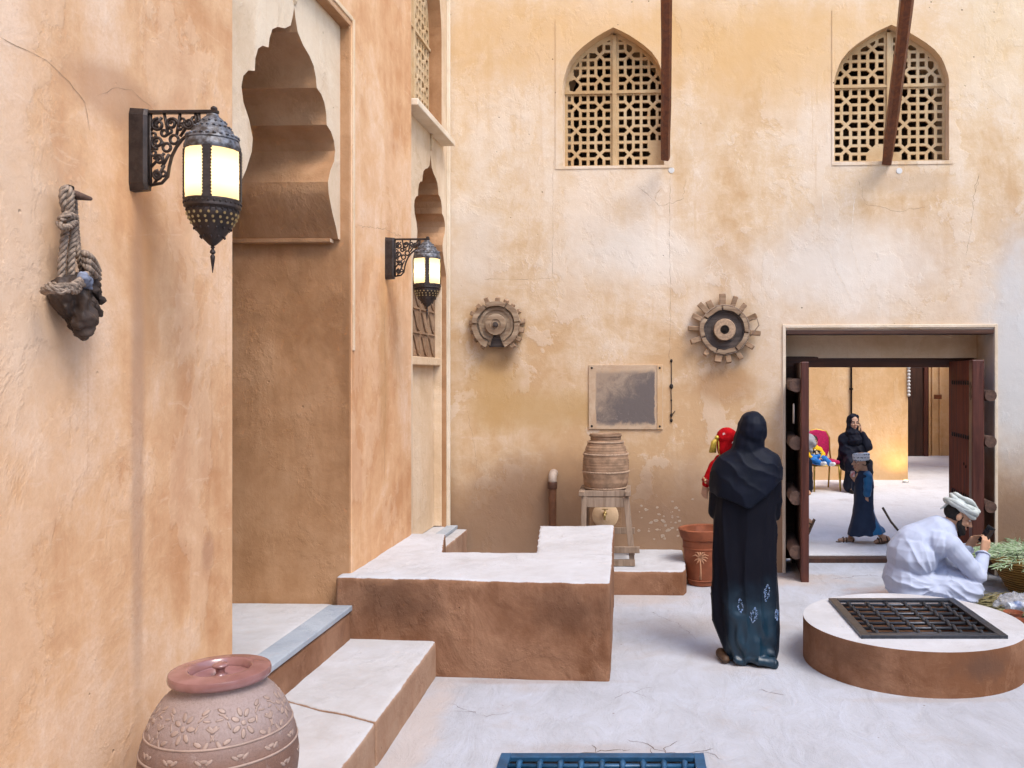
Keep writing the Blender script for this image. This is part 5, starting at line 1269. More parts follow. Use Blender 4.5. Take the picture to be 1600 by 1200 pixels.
# ================================================================== PEOPLE
def head_frame(c, face, up=(0, 0, 1), s=1.0):
    """matrix from head space (face looks along -y) to the world"""
    f = Vector(face).normalized(); u = Vector(up); u = (u - f * u.dot(f)).normalized(); x = (-f).cross(u) * 1.0
    x = f.cross(u) * -1.0
    x = u.cross(f) * 1.0
    Mx = Matrix((x, -f, u)).transposed()
    if Mx.determinant() < 0: Mx = Matrix((-x, -f, u)).transposed()
    return Vector(c), Mx, s
def hp(F, p): return F[0] + F[1] @ (Vector(p) * F[2])
def add_head(mb, F, ears=True, nose=1.0):
    s = F[2]
    def e(c, r): mb.ball(hp(F, c), tuple(q * s for q in r), F[1], 16, 12)
    def c(a, ra, b, rb): mb.capsule(hp(F, a), ra * s, hp(F, b), rb * s, 10, 4)
    e((0, .012, .035), (.074, .094, .088)); e((0, -.020, -.035), (.058, .068, .072)); e((0, -.064, -.088), (.026, .024, .020))
    c((0, -.088, .012), .010, (0, -.106 - .006 * nose, -.022), .013); c((-.012, -.092, -.026), .010, (.012, -.092, -.026), .010)
    c((-.036, -.074, .028), .012, (.036, -.074, .028), .012)
    for q in (-1, 1): e((q * .036, -.066, -.020), (.022, .020, .020))
    c((-.018, -.086, -.056), .008, (.018, -.086, -.056), .008); c((-.014, -.083, -.068), .008, (.014, -.083, -.068), .008)
    if ears:
        for q in (-1, 1): e((q * .076, .012, -.004), (.011, .022, .032))
    c((0, .022, -.05), .050, (0, .040, -.14), .054)
def add_face(parent, F, lips=True, brows=True):
    s = F[2]
    for q in (-1, 1):
        mb = MB(); mb.ball(hp(F, (q * .031, -.078, .008)), (.0115 * s, .0068 * s, .0056 * s), F[1], 10, 8); e = mb.build('eye', M['eye_white'], parent, True)
        mb = MB(); mb.ball(hp(F, (q * .031, -.0830, .008)), (.0066 * s, .0036 * s, .0058 * s), F[1], 8, 6); mb.build('iris', M['eye_dark'], e, True)
        if brows:
            mb = MB(); mb.tube([hp(F, (q * a, -b, h)) for a, b, h in ((.014, .0875, .029), (.032, .085, .034), (.050, .073, .028))], [.004 * s, .0045 * s, .002 * s], 6); mb.build('eyebrow', M['hair'], parent, True)
    if lips:
        mb = MB(); mb.tube([hp(F, (a, -b, h)) for a, b, h in ((-.024, .083, -.060), (-.008, .0955, -.059), (.008, .0955, -.059), (.024, .083, -.060))], [.003 * s, .0065 * s, .0065 * s, .003 * s], 6); mb.build('lips', M['lip'], parent, True)
def add_hand(mb, wrist, d, pn, s=1.0, curl=.6, thumb=1, spread=.10, reach=None):
    """palm from the wrist along d; pn is the way the palm faces; thumb +1/-1 picks its side"""
    d = Vector(d).normalized(); pn = Vector(pn); pn = (pn - d * pn.dot(d)).normalized(); sd = d.cross(pn) * thumb
    w = Vector(wrist); L = .092 * s
    for k, q in enumerate((-.030, -.010, .010, .030)): mb.capsule(w + sd * q * .55 * s, .017 * s, w + d * L + sd * q * s, .0125 * s, 10, 4)
    for k, (q, l) in enumerate(((.031, .072), (.011, .082), (-.010, .076), (-.029, .060))):
        p = w + d * L * .96 + sd * q * s; dr = (d + sd * q * spread * 30 * .1).normalized(); cu = curl * (1 + .08 * (k - 1)); r = .0092 - .0006 * k
        for j, f in enumerate((.45, .31, .24)):
            an = cu * (.55 + .45 * j); dd = (dr * math.cos(an) + pn * math.sin(an)).normalized(); e = p + dd * l * f * s
            mb.capsule(p, r * s, e, (r - .0009) * s, 8, 3); p = e; r -= .0007
    p = w + d * .022 * s + sd * .026 * s
    for dd, l, r in (((d * .62 + sd * .62 + pn * .35), .042, .0118), ((d * .85 + sd * .15 + pn * .45), .034, .0098), ((d * .9 - sd * .05 + pn * .40), .026, .0086)):
        e = p + dd.normalized() * l * s; mb.capsule(p, r * s, e, (r - .001) * s, 8, 3); p = e
def person(label, loc, group=None): return thing('person', label, 'person', loc, 0, group)
def reloc(root):                                             # children are built in world space
    for c in root.children:
        c.matrix_parent_inverse = Matrix.Translation(-Vector(root.location))
def bvh_of(o): return BVHTree.FromPolygons([v.co for v in o.data.vertices], [p.vertices for p in o.data.polygons])

# ------------------------------------------------------------------ the squatting man with the phone
DM = 7.12
def m_(px, py, dy=0.0): v = at(px, py, DM); return Vector((v.x, DM + dy, v.z))
man = person('person squatting in a pale robe and turban, bent over a phone beside the well', (m_(1450, 0).x, DM, 0))
hc = m_(1497.5, 806); FM = head_frame(hc, (.80, -.10, -.46), (.46, -.02, .88), 1.08)
mb = MB(); add_head(mb, FM)
J = dict(pel=m_(1412, 900), che=m_(1452, 842), nek=m_(1478, 822))
mb.capsule(J['pel'], .10, J['che'], .11); mb.capsule(J['che'], .11, J['nek'], .06); mb.capsule(m_(1471, 828), .052, hp(FM, (0, .03, -.08)), .050)
shn, shf = m_(1472, 845, -.17), m_(1478, 840, .19)
eln, elf = m_(1517, 893, -.17), m_(1512, 888, .19)
wrn, wrf = m_(1532, 861, -.055), m_(1520, 858, .10)
for a, b, c in ((shn, eln, wrn), (shf, elf, wrf)):
    mb.capsule(J['che'], .06, a, .055); mb.capsule(a, .048, b, .038); mb.capsule(b, .036, c, .026)
phc = m_(1540, 835, -.02)
add_hand(mb, wrn, phc + Vector((-.004, -.03, .0)) - wrn, (-.15, .9, .35), 1.0, .95, -1)
add_hand(mb, wrf, phc + Vector((-.03, .05, .02)) - wrf, (.35, -.9, .2), 1.0, .55, 1)
for sy in (-.13, .15):
    hp_, kn, an = m_(1412, 908, sy), m_(1508, 912, sy * 1.3), m_(1480, 946, sy * 1.1); an.z = .09
    mb.capsule(hp_, .085, kn, .055); mb.capsule(kn, .05, an, .035); mb.capsule(an + Vector((-.02, 0, -.045)), .034, an + Vector((.19, 0, -.062)), .026)
organic('body', mb, .006, M['skin'], man, 3)
add_face(man, FM, True, True)
# beard and hair
mb = MB()
for q in (-1, 1):
    mb.capsule(hp(FM, (q * .066, .000, .012)), .012 * FM[2], hp(FM, (q * .060, -.018, -.055)), .018 * FM[2]); mb.capsule(hp(FM, (q * .058, -.02, -.055)), .020 * FM[2], hp(FM, (q * .024, -.072, -.092)), .024 * FM[2])
    mb.capsule(hp(FM, (q * .040, -.058, -.058)), .017 * FM[2], hp(FM, (q * .022, -.082, -.080)), .013 * FM[2])
mb.capsule(hp(FM, (-.02, -.08, -.092)), .022 * FM[2], hp(FM, (.02, -.08, -.092)), .022 * FM[2]); mb.capsule(hp(FM, (-.022, -.092, -.043)), .006, hp(FM, (.022, -.092, -.043)), .006)
mb.capsule(hp(FM, (0, -.078, -.10)), .02, hp(FM, (0, -.075, -.122)), .012)
organic('beard', mb, .006, M['hair'], man, 1, lambda p, n: nz(p.x * 90, p.y * 90, p.z * 90, 2) * .003)
mb = MB(); mb.ball(hp(FM, (0, .030, .010)), tuple(v * FM[2] for v in (.079, .086, .070)), FM[1], 20, 14)
organic('hair', mb, .008, M['hair'], man, 1, lambda p, n: nz(p.x * 80, p.y * 80, p.z * 80, 2) * .003)
# wound turban: a cap and rolled bands
tb = bpy.data.objects.new('turban', None); COL.objects.link(tb); tb.parent = man
mb = MB(); mb.ball(hp(FM, (0, .016, .072)), tuple(v * FM[2] for v in (.094, .116, .062)), FM[1], 24, 14)
mb.ball(hp(FM, (0, -.02, .09)), tuple(v * FM[2] for v in (.085, .09, .05)), FM[1], 20, 12)
organic('crown_wrap', mb, .008, M['turban'], tb, 2, lambda p, n: .006 * math.sin(70 * (p - FM[0]).dot(FM[1] @ Vector((.3, .55, .8)))) + nz(p.x * 22, p.y * 22, p.z * 22) * .006)
for k, (zc, tilt, rr, ry, th) in enumerate(((.034, .10, .086, .108, .020), (.052, -.16, .092, .114, .024), (.066, .26, .090, .114, .023), (.086, -.10, .084, .104, .022), (.100, .18, .068, .088, .02))):
    pts = []
    for j in range(40):
        a = 2 * PI * j / 40; pts.append(hp(FM, (rr * math.cos(a), .012 + ry * math.sin(a), zc + .012 + tilt * .09 * math.sin(a + k * 1.3) + .004 * math.sin(3 * a + k))))
    mb = MB(); mb.tube(pts, [th * FM[2] * (1 + .18 * math.sin(2 * PI * j / 40 * 5 + k)) for j in range(40)], 10, closed=True, flat=.8)
    m_o = mb.build('band', M['turban'], tb, True)
    for v in m_o.data.vertices: v.co += v.normal * (.0035 * math.sin(60 * v.co.z + 40 * v.co.x) + .002 * nz(v.co.x * 60, v.co.y * 60, v.co.z * 60))
mb = MB(); mb.capsule(hp(FM, (0, .108, .03)), .016, hp(FM, (.0, .135, -.02)), .006); organic('tail', mb, .005, M['turban'], tb, 1)
# the robe
mb = MB()
mb.capsule(m_(1414, 899), .158, m_(1433, 856), .198); mb.capsule(m_(1433, 856), .198, m_(1462, 838), .165); mb.capsule(m_(1462, 838), .150, m_(1477, 825), .085)
mb.ball(m_(1408, 905), (.135, .26, .17)); mb.ball(m_(1425, 868), (.20, .26, .20)); mb.ball(m_(1458, 845), (.14, .24, .15))
for a, b, c in ((shn, eln, wrn), (shf, elf, wrf)):
    mb.capsule(m_(1460, 842), .12, a, .085); mb.capsule(a, .085, b + Vector((-.012, 0, .006)), .066); mb.capsule(b + Vector((-.004, 0, .004)), .064, b.lerp(c, .86), .050)
for sy in (-.13, .15):
    hp_, kn = m_(1412, 908, sy), m_(1507, 914, sy * 1.3)
    mb.capsule(hp_, .125, kn, .086); sh = Vector((kn.x - .10, kn.y, .07)); mb.capsule(kn, .086, sh, .085)
    mb.capsule(hp_ + Vector((0, 0, -.06)), .10, sh, .085)
mb.capsule(m_(1452, 882), .09, m_(1492, 886, .02), .075); mb.capsule(m_(1468, 898, -.06), .085, m_(1500, 899, -.10), .075); mb.capsule(m_(1470, 896, .08), .09, m_(1500, 898, .12), .08); mb.capsule(m_(1420, 915), .12, m_(1500, 922), .10); mb.capsule(m_(1430, 938), .10, m_(1490, 942), .09)
CR = m_(1453, 902)
def man_fold(p, n):
    r = math.hypot(p.x - CR.x, p.z - CR.z); th = math.atan2(p.z - CR.z, p.x - CR.x); w = nz(p.x * 3, p.y * 3, p.z * 3)
    back = smooths(.05, .14, r) * (1 - smooths(.30, .46, r)) * (1 if p.x < CR.x + .10 else .0)
    fs_ = 1 - 2 * abs(math.sin((th * 20 + r * 18 + w * 4) * .5)) ** .8; d = .0090 * back * fs_ * (.6 + .4 * math.sin(th * 4 + 2 * w))
    d += .0075 * smooths(CR.z + .06, CR.z - .02, p.z) * (1 - 2 * abs(math.sin((p.x * .62 + p.z * 1.2) * 36 + w * 3)) ** .8) * smooths(CR.x - .22, CR.x - .05, p.x) * smooths(.02, .10, r)
    d += .006 * math.sin((p - eln).length * 60 + w * 3) * (1 - smooths(.05, .17, (p - eln).length))
    d -= .03 * math.exp(-((r / .05) ** 2)) * (1 if p.y < DM else 0)
    up_ = smooths(.12, .30, r) * smooths(CR.z + .05, CR.z + .2, p.z); d += .003 * up_ * math.sin((p.x * .5 - p.z) * 40 + 3 * w)
    return d + nz(p.x * 7, p.y * 7, p.z * 7, 3) * .004
organic('robe', mb, .0065, M['thobe'], man, 6, man_fold)
for b, c in ((eln, wrn), (elf, wrf)):
    q = b.lerp(c, .90); dr = (c - b).normalized(); mb = MB(); x, y, dd = frame(dr)
    pts = [q + (x * math.cos(2 * PI * k / 24) + y * math.sin(2 * PI * k / 24)) * .052 for k in range(24)]
    mb.tube(pts, .0065, 6, closed=True); mb.build('cuff', M['thobe'], man, True)
mb = MB(); cpt = m_(1474, 822); dr = (hp(FM, (0, .03, -.08)) - m_(1465, 835)).normalized(); x, y, dd = frame(dr)
mb.tube([cpt + dr * .028 + (x * math.cos(2 * PI * k / 28) + y * math.sin(2 * PI * k / 28)) * .068 for k in range(28)], .010, 8, closed=True); mb.build('collar', M['thobe'], man, True)
reloc(man)
for c in tb.children: pass
ph = thing('phone', 'black mobile phone held up in both hands by the squatting man', 'phone', phc)
ax = Vector((.52, -.10, .85)).normalized(); nrm = Vector((-.62, -.62, .42)); nrm = (nrm - ax * nrm.dot(ax)).normalized(); sdv = nrm.cross(ax)
Mp = Matrix((sdv, nrm, ax)).transposed()
mb = MB(); mb.box((0, 0, 0), (.074, .009, .152), Mp); mb.build('case', simple('phone_case', (.02, .02, .022), .4, .5), ph, None, .004, 3)
mb = MB(); mb.box(nrm * .0055, (.066, .001, .140), Mp); T = NT('phone_glass', .08, .6); T.col((.008, .010, .014)); mb.build('screen', T.m, ph)

# ------------------------------------------------------------------ the standing woman, seen from behind, with a child in her arms
DW = 5.80
def w_(px, py, dy=0.0): v = at(px, py, DW); return Vector((v.x, DW + dy, v.z))
wo = person('person standing with her back turned in black robe and shawl, carrying a child', (w_(1165, 0).x, DW, 0))
ctr = [(1037, 1136, 1214, .125), (1020, 1132, 1217, .14), (1000, 1123, 1218, .15), (975, 1114, 1218, .15), (940, 1110, 1218, .15), (900, 1112, 1215, .145), (860, 1113, 1213, .14), (820, 1113, 1213, .135), (790, 1116, 1212, .135), (760, 1117, 1213, .13), (735, 1117, 1216, .12), (718, 1130, 1209, .09), (705, 1155, 1190, .05)]
secs = []
for py, a, b, ry in ctr:
    A, B = w_(a, py), w_(b, py); secs.append((max(.012, A.z), (A.x + B.x) / 2, DW, (B.x - A.x) / 2, ry))
def wfold(a, t):
    k = (1 - t) ** 1.0; return 1 + .035 * k * math.sin(9 * a + 1.2 + 3 * t) + .022 * k * math.sin(16 * a + 5 * t) + .012 * k * math.sin(5 * a - 7 * t)
mb = MB(); hcw = w_(1176, 674); FW = head_frame(hcw, (.40, .90, -.10), (0, 0, 1), .93)
add_head(mb, FW)
J1 = w_(1165, 730); mb.capsule(w_(1165, 840, .02), .10, w_(1165, 760, .02), .11); mb.capsule(J1, .10, w_(1172, 705), .055)
for sx, (sa, ea, wa) in ((1, (w_(1207, 735), w_(1210, 808, .06), w_(1165, 805, .30))), (-1, (w_(1125, 740), w_(1121, 805, .06), w_(1150, 800, .30)))):
    mb.capsule(J1, .07, sa, .05); mb.capsule(sa, .045, ea, .036); mb.capsule(ea, .034, wa, .026)
    add_hand(mb, wa, Vector((-sx, .35, .2)), Vector((0, -1, .2)), .95, .5, sx)
for sx in (-1, 1):
    h = w_(1165 + sx * 18, 850, .03); f = Vector((h.x, DW + .03, .07)); mb.capsule(h, .075, Vector((h.x, DW + .03, .48)), .05); mb.capsule(Vector((h.x, DW + .03, .48)), .045, f, .034); mb.capsule(f + Vector((0, -.03, -.03)), .034, f + Vector((0, .15, -.04)), .026)
organic('body', mb, .007, M['skin_fair'], wo, 3); 
mb = MB(); mb.loft(secs, 72, wfold, None, True, 60)
for sa, ea, wa in ((w_(1205, 740), w_(1209, 803, .05), w_(1185, 808, .24)), (w_(1127, 745), w_(1122, 800, .05), w_(1140, 805, .24))):
    mb.capsule(w_(1165, 745), .10, sa, .075); mb.capsule(sa, .075, ea, .062); mb.capsule(ea, .062, wa, .052)
mb.capsule(w_(1150, 1022, -.10), .035, w_(1205, 1024, -.16), .03)
TE = bpy.data.materials.new('tmp_'); bpy.data.materials.remove(TE)
T = NT('abaya_black_teal', .58, .13)
pz = T.sep(T.pos); nw = T.noise(T.pos, 3.2, 4, .5, .4)
cx0 = w_(1172, 0).x
xm = T.math('ABSOLUTE', T.math('ADD', T.math('ADD', pz[0], -cx0), T.math('MULTIPLY', T.math('SUBTRACT', nw, .5), .18)))
zm = T.math('ADD', pz[2], T.math('MULTIPLY', T.math('SUBTRACT', nw, .5), .45))
msk = T.math('MULTIPLY', T.rng(xm, .09, .21, 1, 0), T.rng(zm, .38, .60, 1, 0)); msk = T.math('MULTIPLY', msk, T.rng(pz[1], DW + .04, DW - .03, 0, 1))
T.col(T.mix(msk, (.005, .0055, .010), (.004, .024, .044))); T.rough(T.rng(msk, 0, 1, .6, .36)); T.l(T.rng(msk, 0, 1, .10, .5), T.b.inputs['Specular IOR Level']); T.bump(T.noise(T.pos, 220, 2), .0006, .6)
M['abaya_teal'] = T.m
def wdisp(p, n):
    low = smooths(.75, .15, p.z); s = math.sin(p.z * 34 + p.x * 26 + 5 * nz(p.x * 4, p.y * 4, p.z * 3))
    bk_ = smooths(.04, -.06, p.y - DW)
    d = .011 * low * bk_ * s * smooths(.5, .3, p.z) * (1 - smooths(.10, .2, abs(p.x - cx0)))
    d += .0075 * (1 - 2 * abs(math.sin(p.x * 30 + 2.0 * nz(p.x * 3, p.y, p.z * 1.1))) ** .5) * smooths(1.25, .8, p.z)
    e = abs((p - w_(1209, 803, .05)).length); d += .007 * math.sin(e * 70) * (1 - smooths(.06, .16, e))
    return d + nz(p.x * 6, p.y * 6, p.z * 3) * .008
rb = organic('robe', mb, .0075, M['abaya_teal'], wo, 3, wdisp)
# shawl: wraps the head, falls over the shoulders to a rounded point
mb = MB()
mb.ball(w_(1175, 672, -.0), (.101, .122, .128)); mb.capsule(w_(1172, 680), .10, w_(1166, 715), .105); mb.capsule(w_(1166, 712, -.01), .10, w_(1165, 728, -.015), .115)
def low_edge(a):                                             # height of the hem round the body; a = -90 deg is her back
    s = math.sin(a); c = math.cos(a); x = c
    return 0
ss = []
for py, a, b, ry in ((786, 1110, 1222, .165), (770, 1108, 1223, .168), (750, 1110, 1222, .16), (732, 1114, 1220, .15), (718, 1122, 1215, .128), (708, 1134, 1206, .108), (700, 1145, 1198, .09)):
    A, B = w_(a, py), w_(b, py); ss.append((A.z, (A.x + B.x) / 2, DW, (B.x - A.x) / 2, ry))
def slant(a, t):
    c, s = math.cos(a), math.sin(a); k = (1 - t) ** 1.5
    left = .065 * max(0, -c); right = .16 * max(0, c) ** 1.2; front = .10 * max(0, s); mid = .055 * math.exp(-((a - 1.5 * PI - .05) / .5) ** 2) * -.35
    notch = .10 * math.exp(-((a - 1.24 * PI) / .13) ** 2)
    return k * (left + right + front + mid)
mb.loft(ss, 72, lambda a, t: 1 + .018 * (1 - t) * math.sin(8 * a + 2), slant, True, 24)
SC = w_(1207, 688)
def sdisp(p, n):
    r = (p - SC).length; w = nz(p.x * 4, p.y * 4, p.z * 4); bk_ = smooths(.05, -.03, p.y - DW)
    d = .0042 * bk_ * (1 - 2 * abs(math.sin(r * 34 + 2.2 * w)) ** .5) * smooths(.06, .16, r) * smooths(w_(0, 690).z + .06, w_(0, 720).z, p.z)
    q = (p.x - w_(1150, 0).x) * .75 + (p.z - w_(0, 690).z) * 1.0; d += .008 * bk_ * math.sin(q * 75 + 2 * w) * smooths(w_(0, 715).z, w_(0, 690).z, p.z) * .22
    return d + nz(p.x * 8, p.y * 8, p.z * 8) * .004
sh = organic('shawl', mb, .007, M['hijab'], wo, 4, sdisp)
# sequin leaves near the hem
bv = bvh_of(rb)
T = NT('sequins', .15, .6, .6); T.col(T.mix(T.rng(T.noise(T.pos, 300, 2), .4, .6), (.10, .28, .62), (.50, .62, .80))); M['sequin'] = T.m
for px, py, L, wd, an in ((1153, 938, .09, .022, 5), (1173, 952, .10, .026, -8), (1194, 920, .11, .022, -6), (1210, 955, .07, .018, 4)):
    mb = MB(); sq = MB()
    for k in range(60):
        t = rnd.uniform(-1, 1); e = rnd.choice((-1, 1)) * rnd.uniform(.2, 1) * (1 - t * t) * wd; z = t * L / 2
        c = w_(px, py); x, zz = c.x + e * math.cos(R(an)) - z * math.sin(R(an)), c.z + z * math.cos(R(an)) + e * math.sin(R(an))
        h = bv.ray_cast(Vector((x, DW - 1, zz)), Vector((0, 1, 0)))
        if h[0]: sq.ball(h[0] + h[1] * .002, .0032, None, 5, 4)
    sq.build('sequin_motif', M['sequin'], wo)
mb = MB(); f = at(1127, 1000, DW); mb.capsule((f.x, DW + .04, .035), .034, (f.x + .02, DW - .07, .028), .028); organic('shoe', mb, .007, M['sandal'], wo, 2)
reloc(wo)
# the child held in front of her left shoulder
DC = 6.02
def c_(px, py, dy=0.0): v = at(px, py, DC); return Vector((v.x, DC + dy, v.z))
ch = person('small child in red dress and red cap with gold tassel, carried in arms', (c_(1130, 0).x, DC, c_(0, 800).z))
FC = head_frame(c_(1136, 693), (.45, .85, -.1), (0, 0, 1), .80)
mb = MB(); add_head(mb, FC); mb.capsule(c_(1135, 712), .045, c_(1134, 728), .06); mb.capsule(c_(1134, 728), .075, c_(1140, 790), .08)
cs, ce, cw = c_(1118, 728, -.03), c_(1106, 748, -.06), c_(1100.5, 757, -.06)
mb.capsule(c_(1130, 728), .045, cs, .034); mb.capsule(cs, .032, ce, .026); mb.capsule(ce, .024, cw, .019); add_hand(mb, cw, (-.05, .1, -1), (.3, .9, 0), .62, .7, 1)
mb.capsule(c_(1150, 728), .045, c_(1160, 745, .06), .03); mb.capsule(c_(1160, 745, .06), .028, c_(1170, 750, 0), .018)
for sx in (-1, 1): mb.capsule(c_(1140 + 10 * sx, 790), .06, c_(1140 + 14 * sx, 806, .1), .045); mb.capsule(c_(1140 + 14 * sx, 806, .1), .042, c_(1140 + 14 * sx, 838, .08), .026)
organic('body', mb, .006, M['skin'], ch, 3)
mb = MB(); mb.capsule(c_(1136, 714), .050, c_(1134, 730), .085); mb.capsule(c_(1134, 728), .09, c_(1140, 800, .02), .11)
mb.capsule(c_(1130, 728), .055, cs, .046); mb.capsule(cs, .046, ce, .040); mb.capsule(ce, .040, ce.lerp(cw, .5), .034); mb.capsule(c_(1150, 728), .05, c_(1160, 745, .06), .04)
organic('dress', mb, .008, M['red'], ch, 3, lambda p, n: nz(p.x * 14, p.y * 14, p.z * 14) * .006)
mb = MB(); q = FC[2]; mb.ball(hp(FC, (0, .012, .045)), (.088 * q, .104 * q, .092 * q), FC[1], 20, 14); mb.capsule(hp(FC, (0, .03, .02)), .078 * q, hp(FC, (0, .05, -.05)), .062 * q)
cap = organic('cap', mb, .007, M['red'], ch, 2, lambda p, n: nz(p.x * 18, p.y * 18, p.z * 18) * .005)
M['gold_thread'] = simple('gold_thread', (.60, .42, .06), .4, .5, .4, .4, 60, .002)
mb = MB(); 
for k in range(9):
    a = k * .7; mb.tube([c_(1120, 682, -.05), c_(1114 + 2.2 * math.sin(a), 690, -.06 + .008 * math.cos(a)), c_(1112 + 4.2 * math.sin(a), 706, -.06 + .014 * math.cos(a))], [.006, .010, .007], 6)
mb.ball(c_(1119, 683, -.055), .016); mb.tube([c_(1121, 684, -.05), c_(1122, 700, -.06), c_(1124, 712, -.06)], .005, 6); mb.build('tassel', M['gold_thread'], ch, True)
T = NT('cuff_embroidery', .5, .4); v_ = T.voro(T.pos, 75); T.col(T.mix(T.rng(v_, .35, .5, 1, 0), (.25, .02, .01), (.72, .58, .30))); 
mb = MB(); dr = (cw - ce).normalized(); mb.tube([ce.lerp(cw, .02), ce.lerp(cw, .65)], [.043, .040], 16); mb.build('cuff', T.m, ch, True)
mb = MB(); bvd = bvh_of(cap)
for px, py in ((1129, 677), (1143, 690)):
    h = bvd.ray_cast(c_(px, py, -1), Vector((0, 1, 0)))
    if h[0]:
        for k in range(3): a = PI * k / 3; mb.tube([h[0] + Vector((math.cos(a) * .010, -.002, math.sin(a) * .010)), h[0] - Vector((math.cos(a) * .010, .002, math.sin(a) * .010))], .0013, 5)
mb.build('star_embroidery', M['white_cloth'], ch)
reloc(ch)

# ------------------------------------------------------------------ the walking boy
DB = 9.63
def b_(px, py, dy=0.0): v = at(px, py, DB); return Vector((v.x, DB + dy, v.z))
boy = person('boy walking in a long navy robe with blue sleeves and embroidered white cap', (b_(1346, 0).x, DB, .04))
FB = head_frame(b_(1345, 722), (-.97, -.20, -.02), (.02, 0, 1), .87)
mb = MB(); add_head(mb, FB)
mb.capsule(b_(1347, 735), .035, b_(1348, 745), .07); mb.capsule(b_(1348, 745), .075, b_(1350, 790), .08)
sn, en, wn_ = b_(1352, 744, -.10), b_(1351, 762, -.125), b_(1349.5, 777, -.115)
sf, ef, wf = b_(1346, 744, .09), b_(1340, 764, .10), b_(1336, 750, .0)
for a, b, c in ((sn, en, wn_), (sf, ef, wf)): mb.capsule(b_(1349, 745), .05, a, .036); mb.capsule(a, .032, b, .026); mb.capsule(b, .025, c, .018)
add_hand(mb, wn_, (-.05, 0, -1), (0, 1, 0), .68, .45, 1); add_hand(mb, wf, (-.5, -.1, .8), (-.3, -.9, 0), .68, .8, 1)
af, ab = b_(1331, 838, .06), b_(1374, 836, -.05)
mb.capsule(b_(1347, 790, .05), .06, b_(1338, 815, .05), .045); mb.capsule(b_(1338, 815, .05), .042, af, .026); mb.capsule(b_(1353, 790, -.02), .055, b_(1357, 812, -.03), .04); mb.capsule(b_(1357, 812, -.03), .036, ab, .024)
ft = Vector((b_(1313, 0).x, DB + .05, .062)); mb.capsule(af + Vector((.02, 0, -.045)), .028, ft, .018)
bt_ = Vector((b_(1366, 0).x, DB - .05, .062)); hl = b_(1385, 840, -.05); mb.capsule(hl, .026, bt_, .02); mb.capsule(ab, .026, hl, .026)
organic('body', mb, .0065, M['skin'], boy, 3); add_face(boy, FB)
mb = MB()
bs = []
for py, a, b, ry in ((834, 1325, 1383, .155), (826, 1326, 1380, .155), (815, 1329, 1371, .145), (802, 1332, 1366, .135), (785, 1334.5, 1364.5, .125), (768, 1334.5, 1364.5, .12), (752, 1335, 1364, .12), (742, 1338, 1361, .105), (735, 1342, 1355, .05)):
    A, B = b_(a, py), b_(b, py); bs.append((A.z, (A.x + B.x) / 2, DB, (B.x - A.x) / 2, ry))
mb.loft(bs, 48, lambda a, t: 1 + .03 * (1 - t) * math.sin(7 * a + 1), lambda a, t: .018 * math.cos(a) * (1 - t) ** 3, True, 30)
for a, b, c in ((sn, en, wn_), (sf, ef, wf)): mb.capsule(b_(1349, 746), .07, a, .052)
bsl = bv = None
M['navy2'] = M['teal_blue']
o = organic('robe', mb, .008, [M['navy'], M['teal_blue']], boy, 3, lambda p, n: nz(p.x * 10, p.y * 10, p.z * 5) * .006 + .004 * math.sin(p.x * 60) * smooths(.5, .2, p.z),
    matf=lambda p: 1 if (p.x > b_(1361, 0).x + .06 * nz(p.z * 5, 2) and p.z < b_(0, 795).z and p.y < DB + .02) or (p.x > b_(1352, 0).x and p.z > b_(0, 752).z and p.y < DB) else 0)
mb = MB(); mb.capsule(b_(1353, 742, -.06), .052, sn, .052); mb.capsule(sn, .052, en, .046); mb.capsule(en, .046, en.lerp(wn_, .45), .044)
organic('sleeve', mb, .007, M['teal_blue'], boy, 2, lambda p, n: nz(p.x * 16, p.y * 16, p.z * 16) * .003 + .002 * math.sin(p.z * 90 + 40 * p.x))
mb = MB(); mb.capsule(sf, .05, ef, .044); mb.capsule(ef, .044, ef.lerp(wf, .7), .036); organic('sleeve', mb, .007, M['navy'], boy, 2)
T = NT('kumma_embroidery', .85, .2); zk = T.sep(T.pos)[2]; wv = T.math('SINE', T.math('MULTIPLY', zk, 2 * PI / .034)); vv = T.voro(T.pos, 60)
T.col(T.mix(T.math('MULTIPLY', T.rng(wv, .1, .5), T.rng(vv, .35, .45, 1, .2)), (.72, .74, .77), (.08, .10, .13))); T.bump(vv, .003); M['kumma'] = T.m
mb = MB(); q = FB[2]; kz = FB[1]
prof_ = [(.086, .022), (.092, .03), (.094, .06), (.096, .095), (.090, .106), (.06, .112), (.0, .114)]
Mk = Matrix((kz.col[0], kz.col[1] * 1.12, kz.col[2])).transposed()
mb.lathe([(r * q, z * q) for r, z in prof_], 40, hp(FB, (0, .012, .0)), Mk @ Matrix.Rotation(R(4), 3, 'X'), cap=False); mb.build('cap', M['kumma'], boy, 40)
mb = MB(); mb.ball(hp(FB, (0, .034, .012)), tuple(v * q for v in (.080, .084, .066)), FB[1], 20, 14); organic('hair', mb, .007, M['hair'], boy, 1, lambda p, n: nz(p.x * 80, p.y * 80, p.z * 80, 2) * .003)
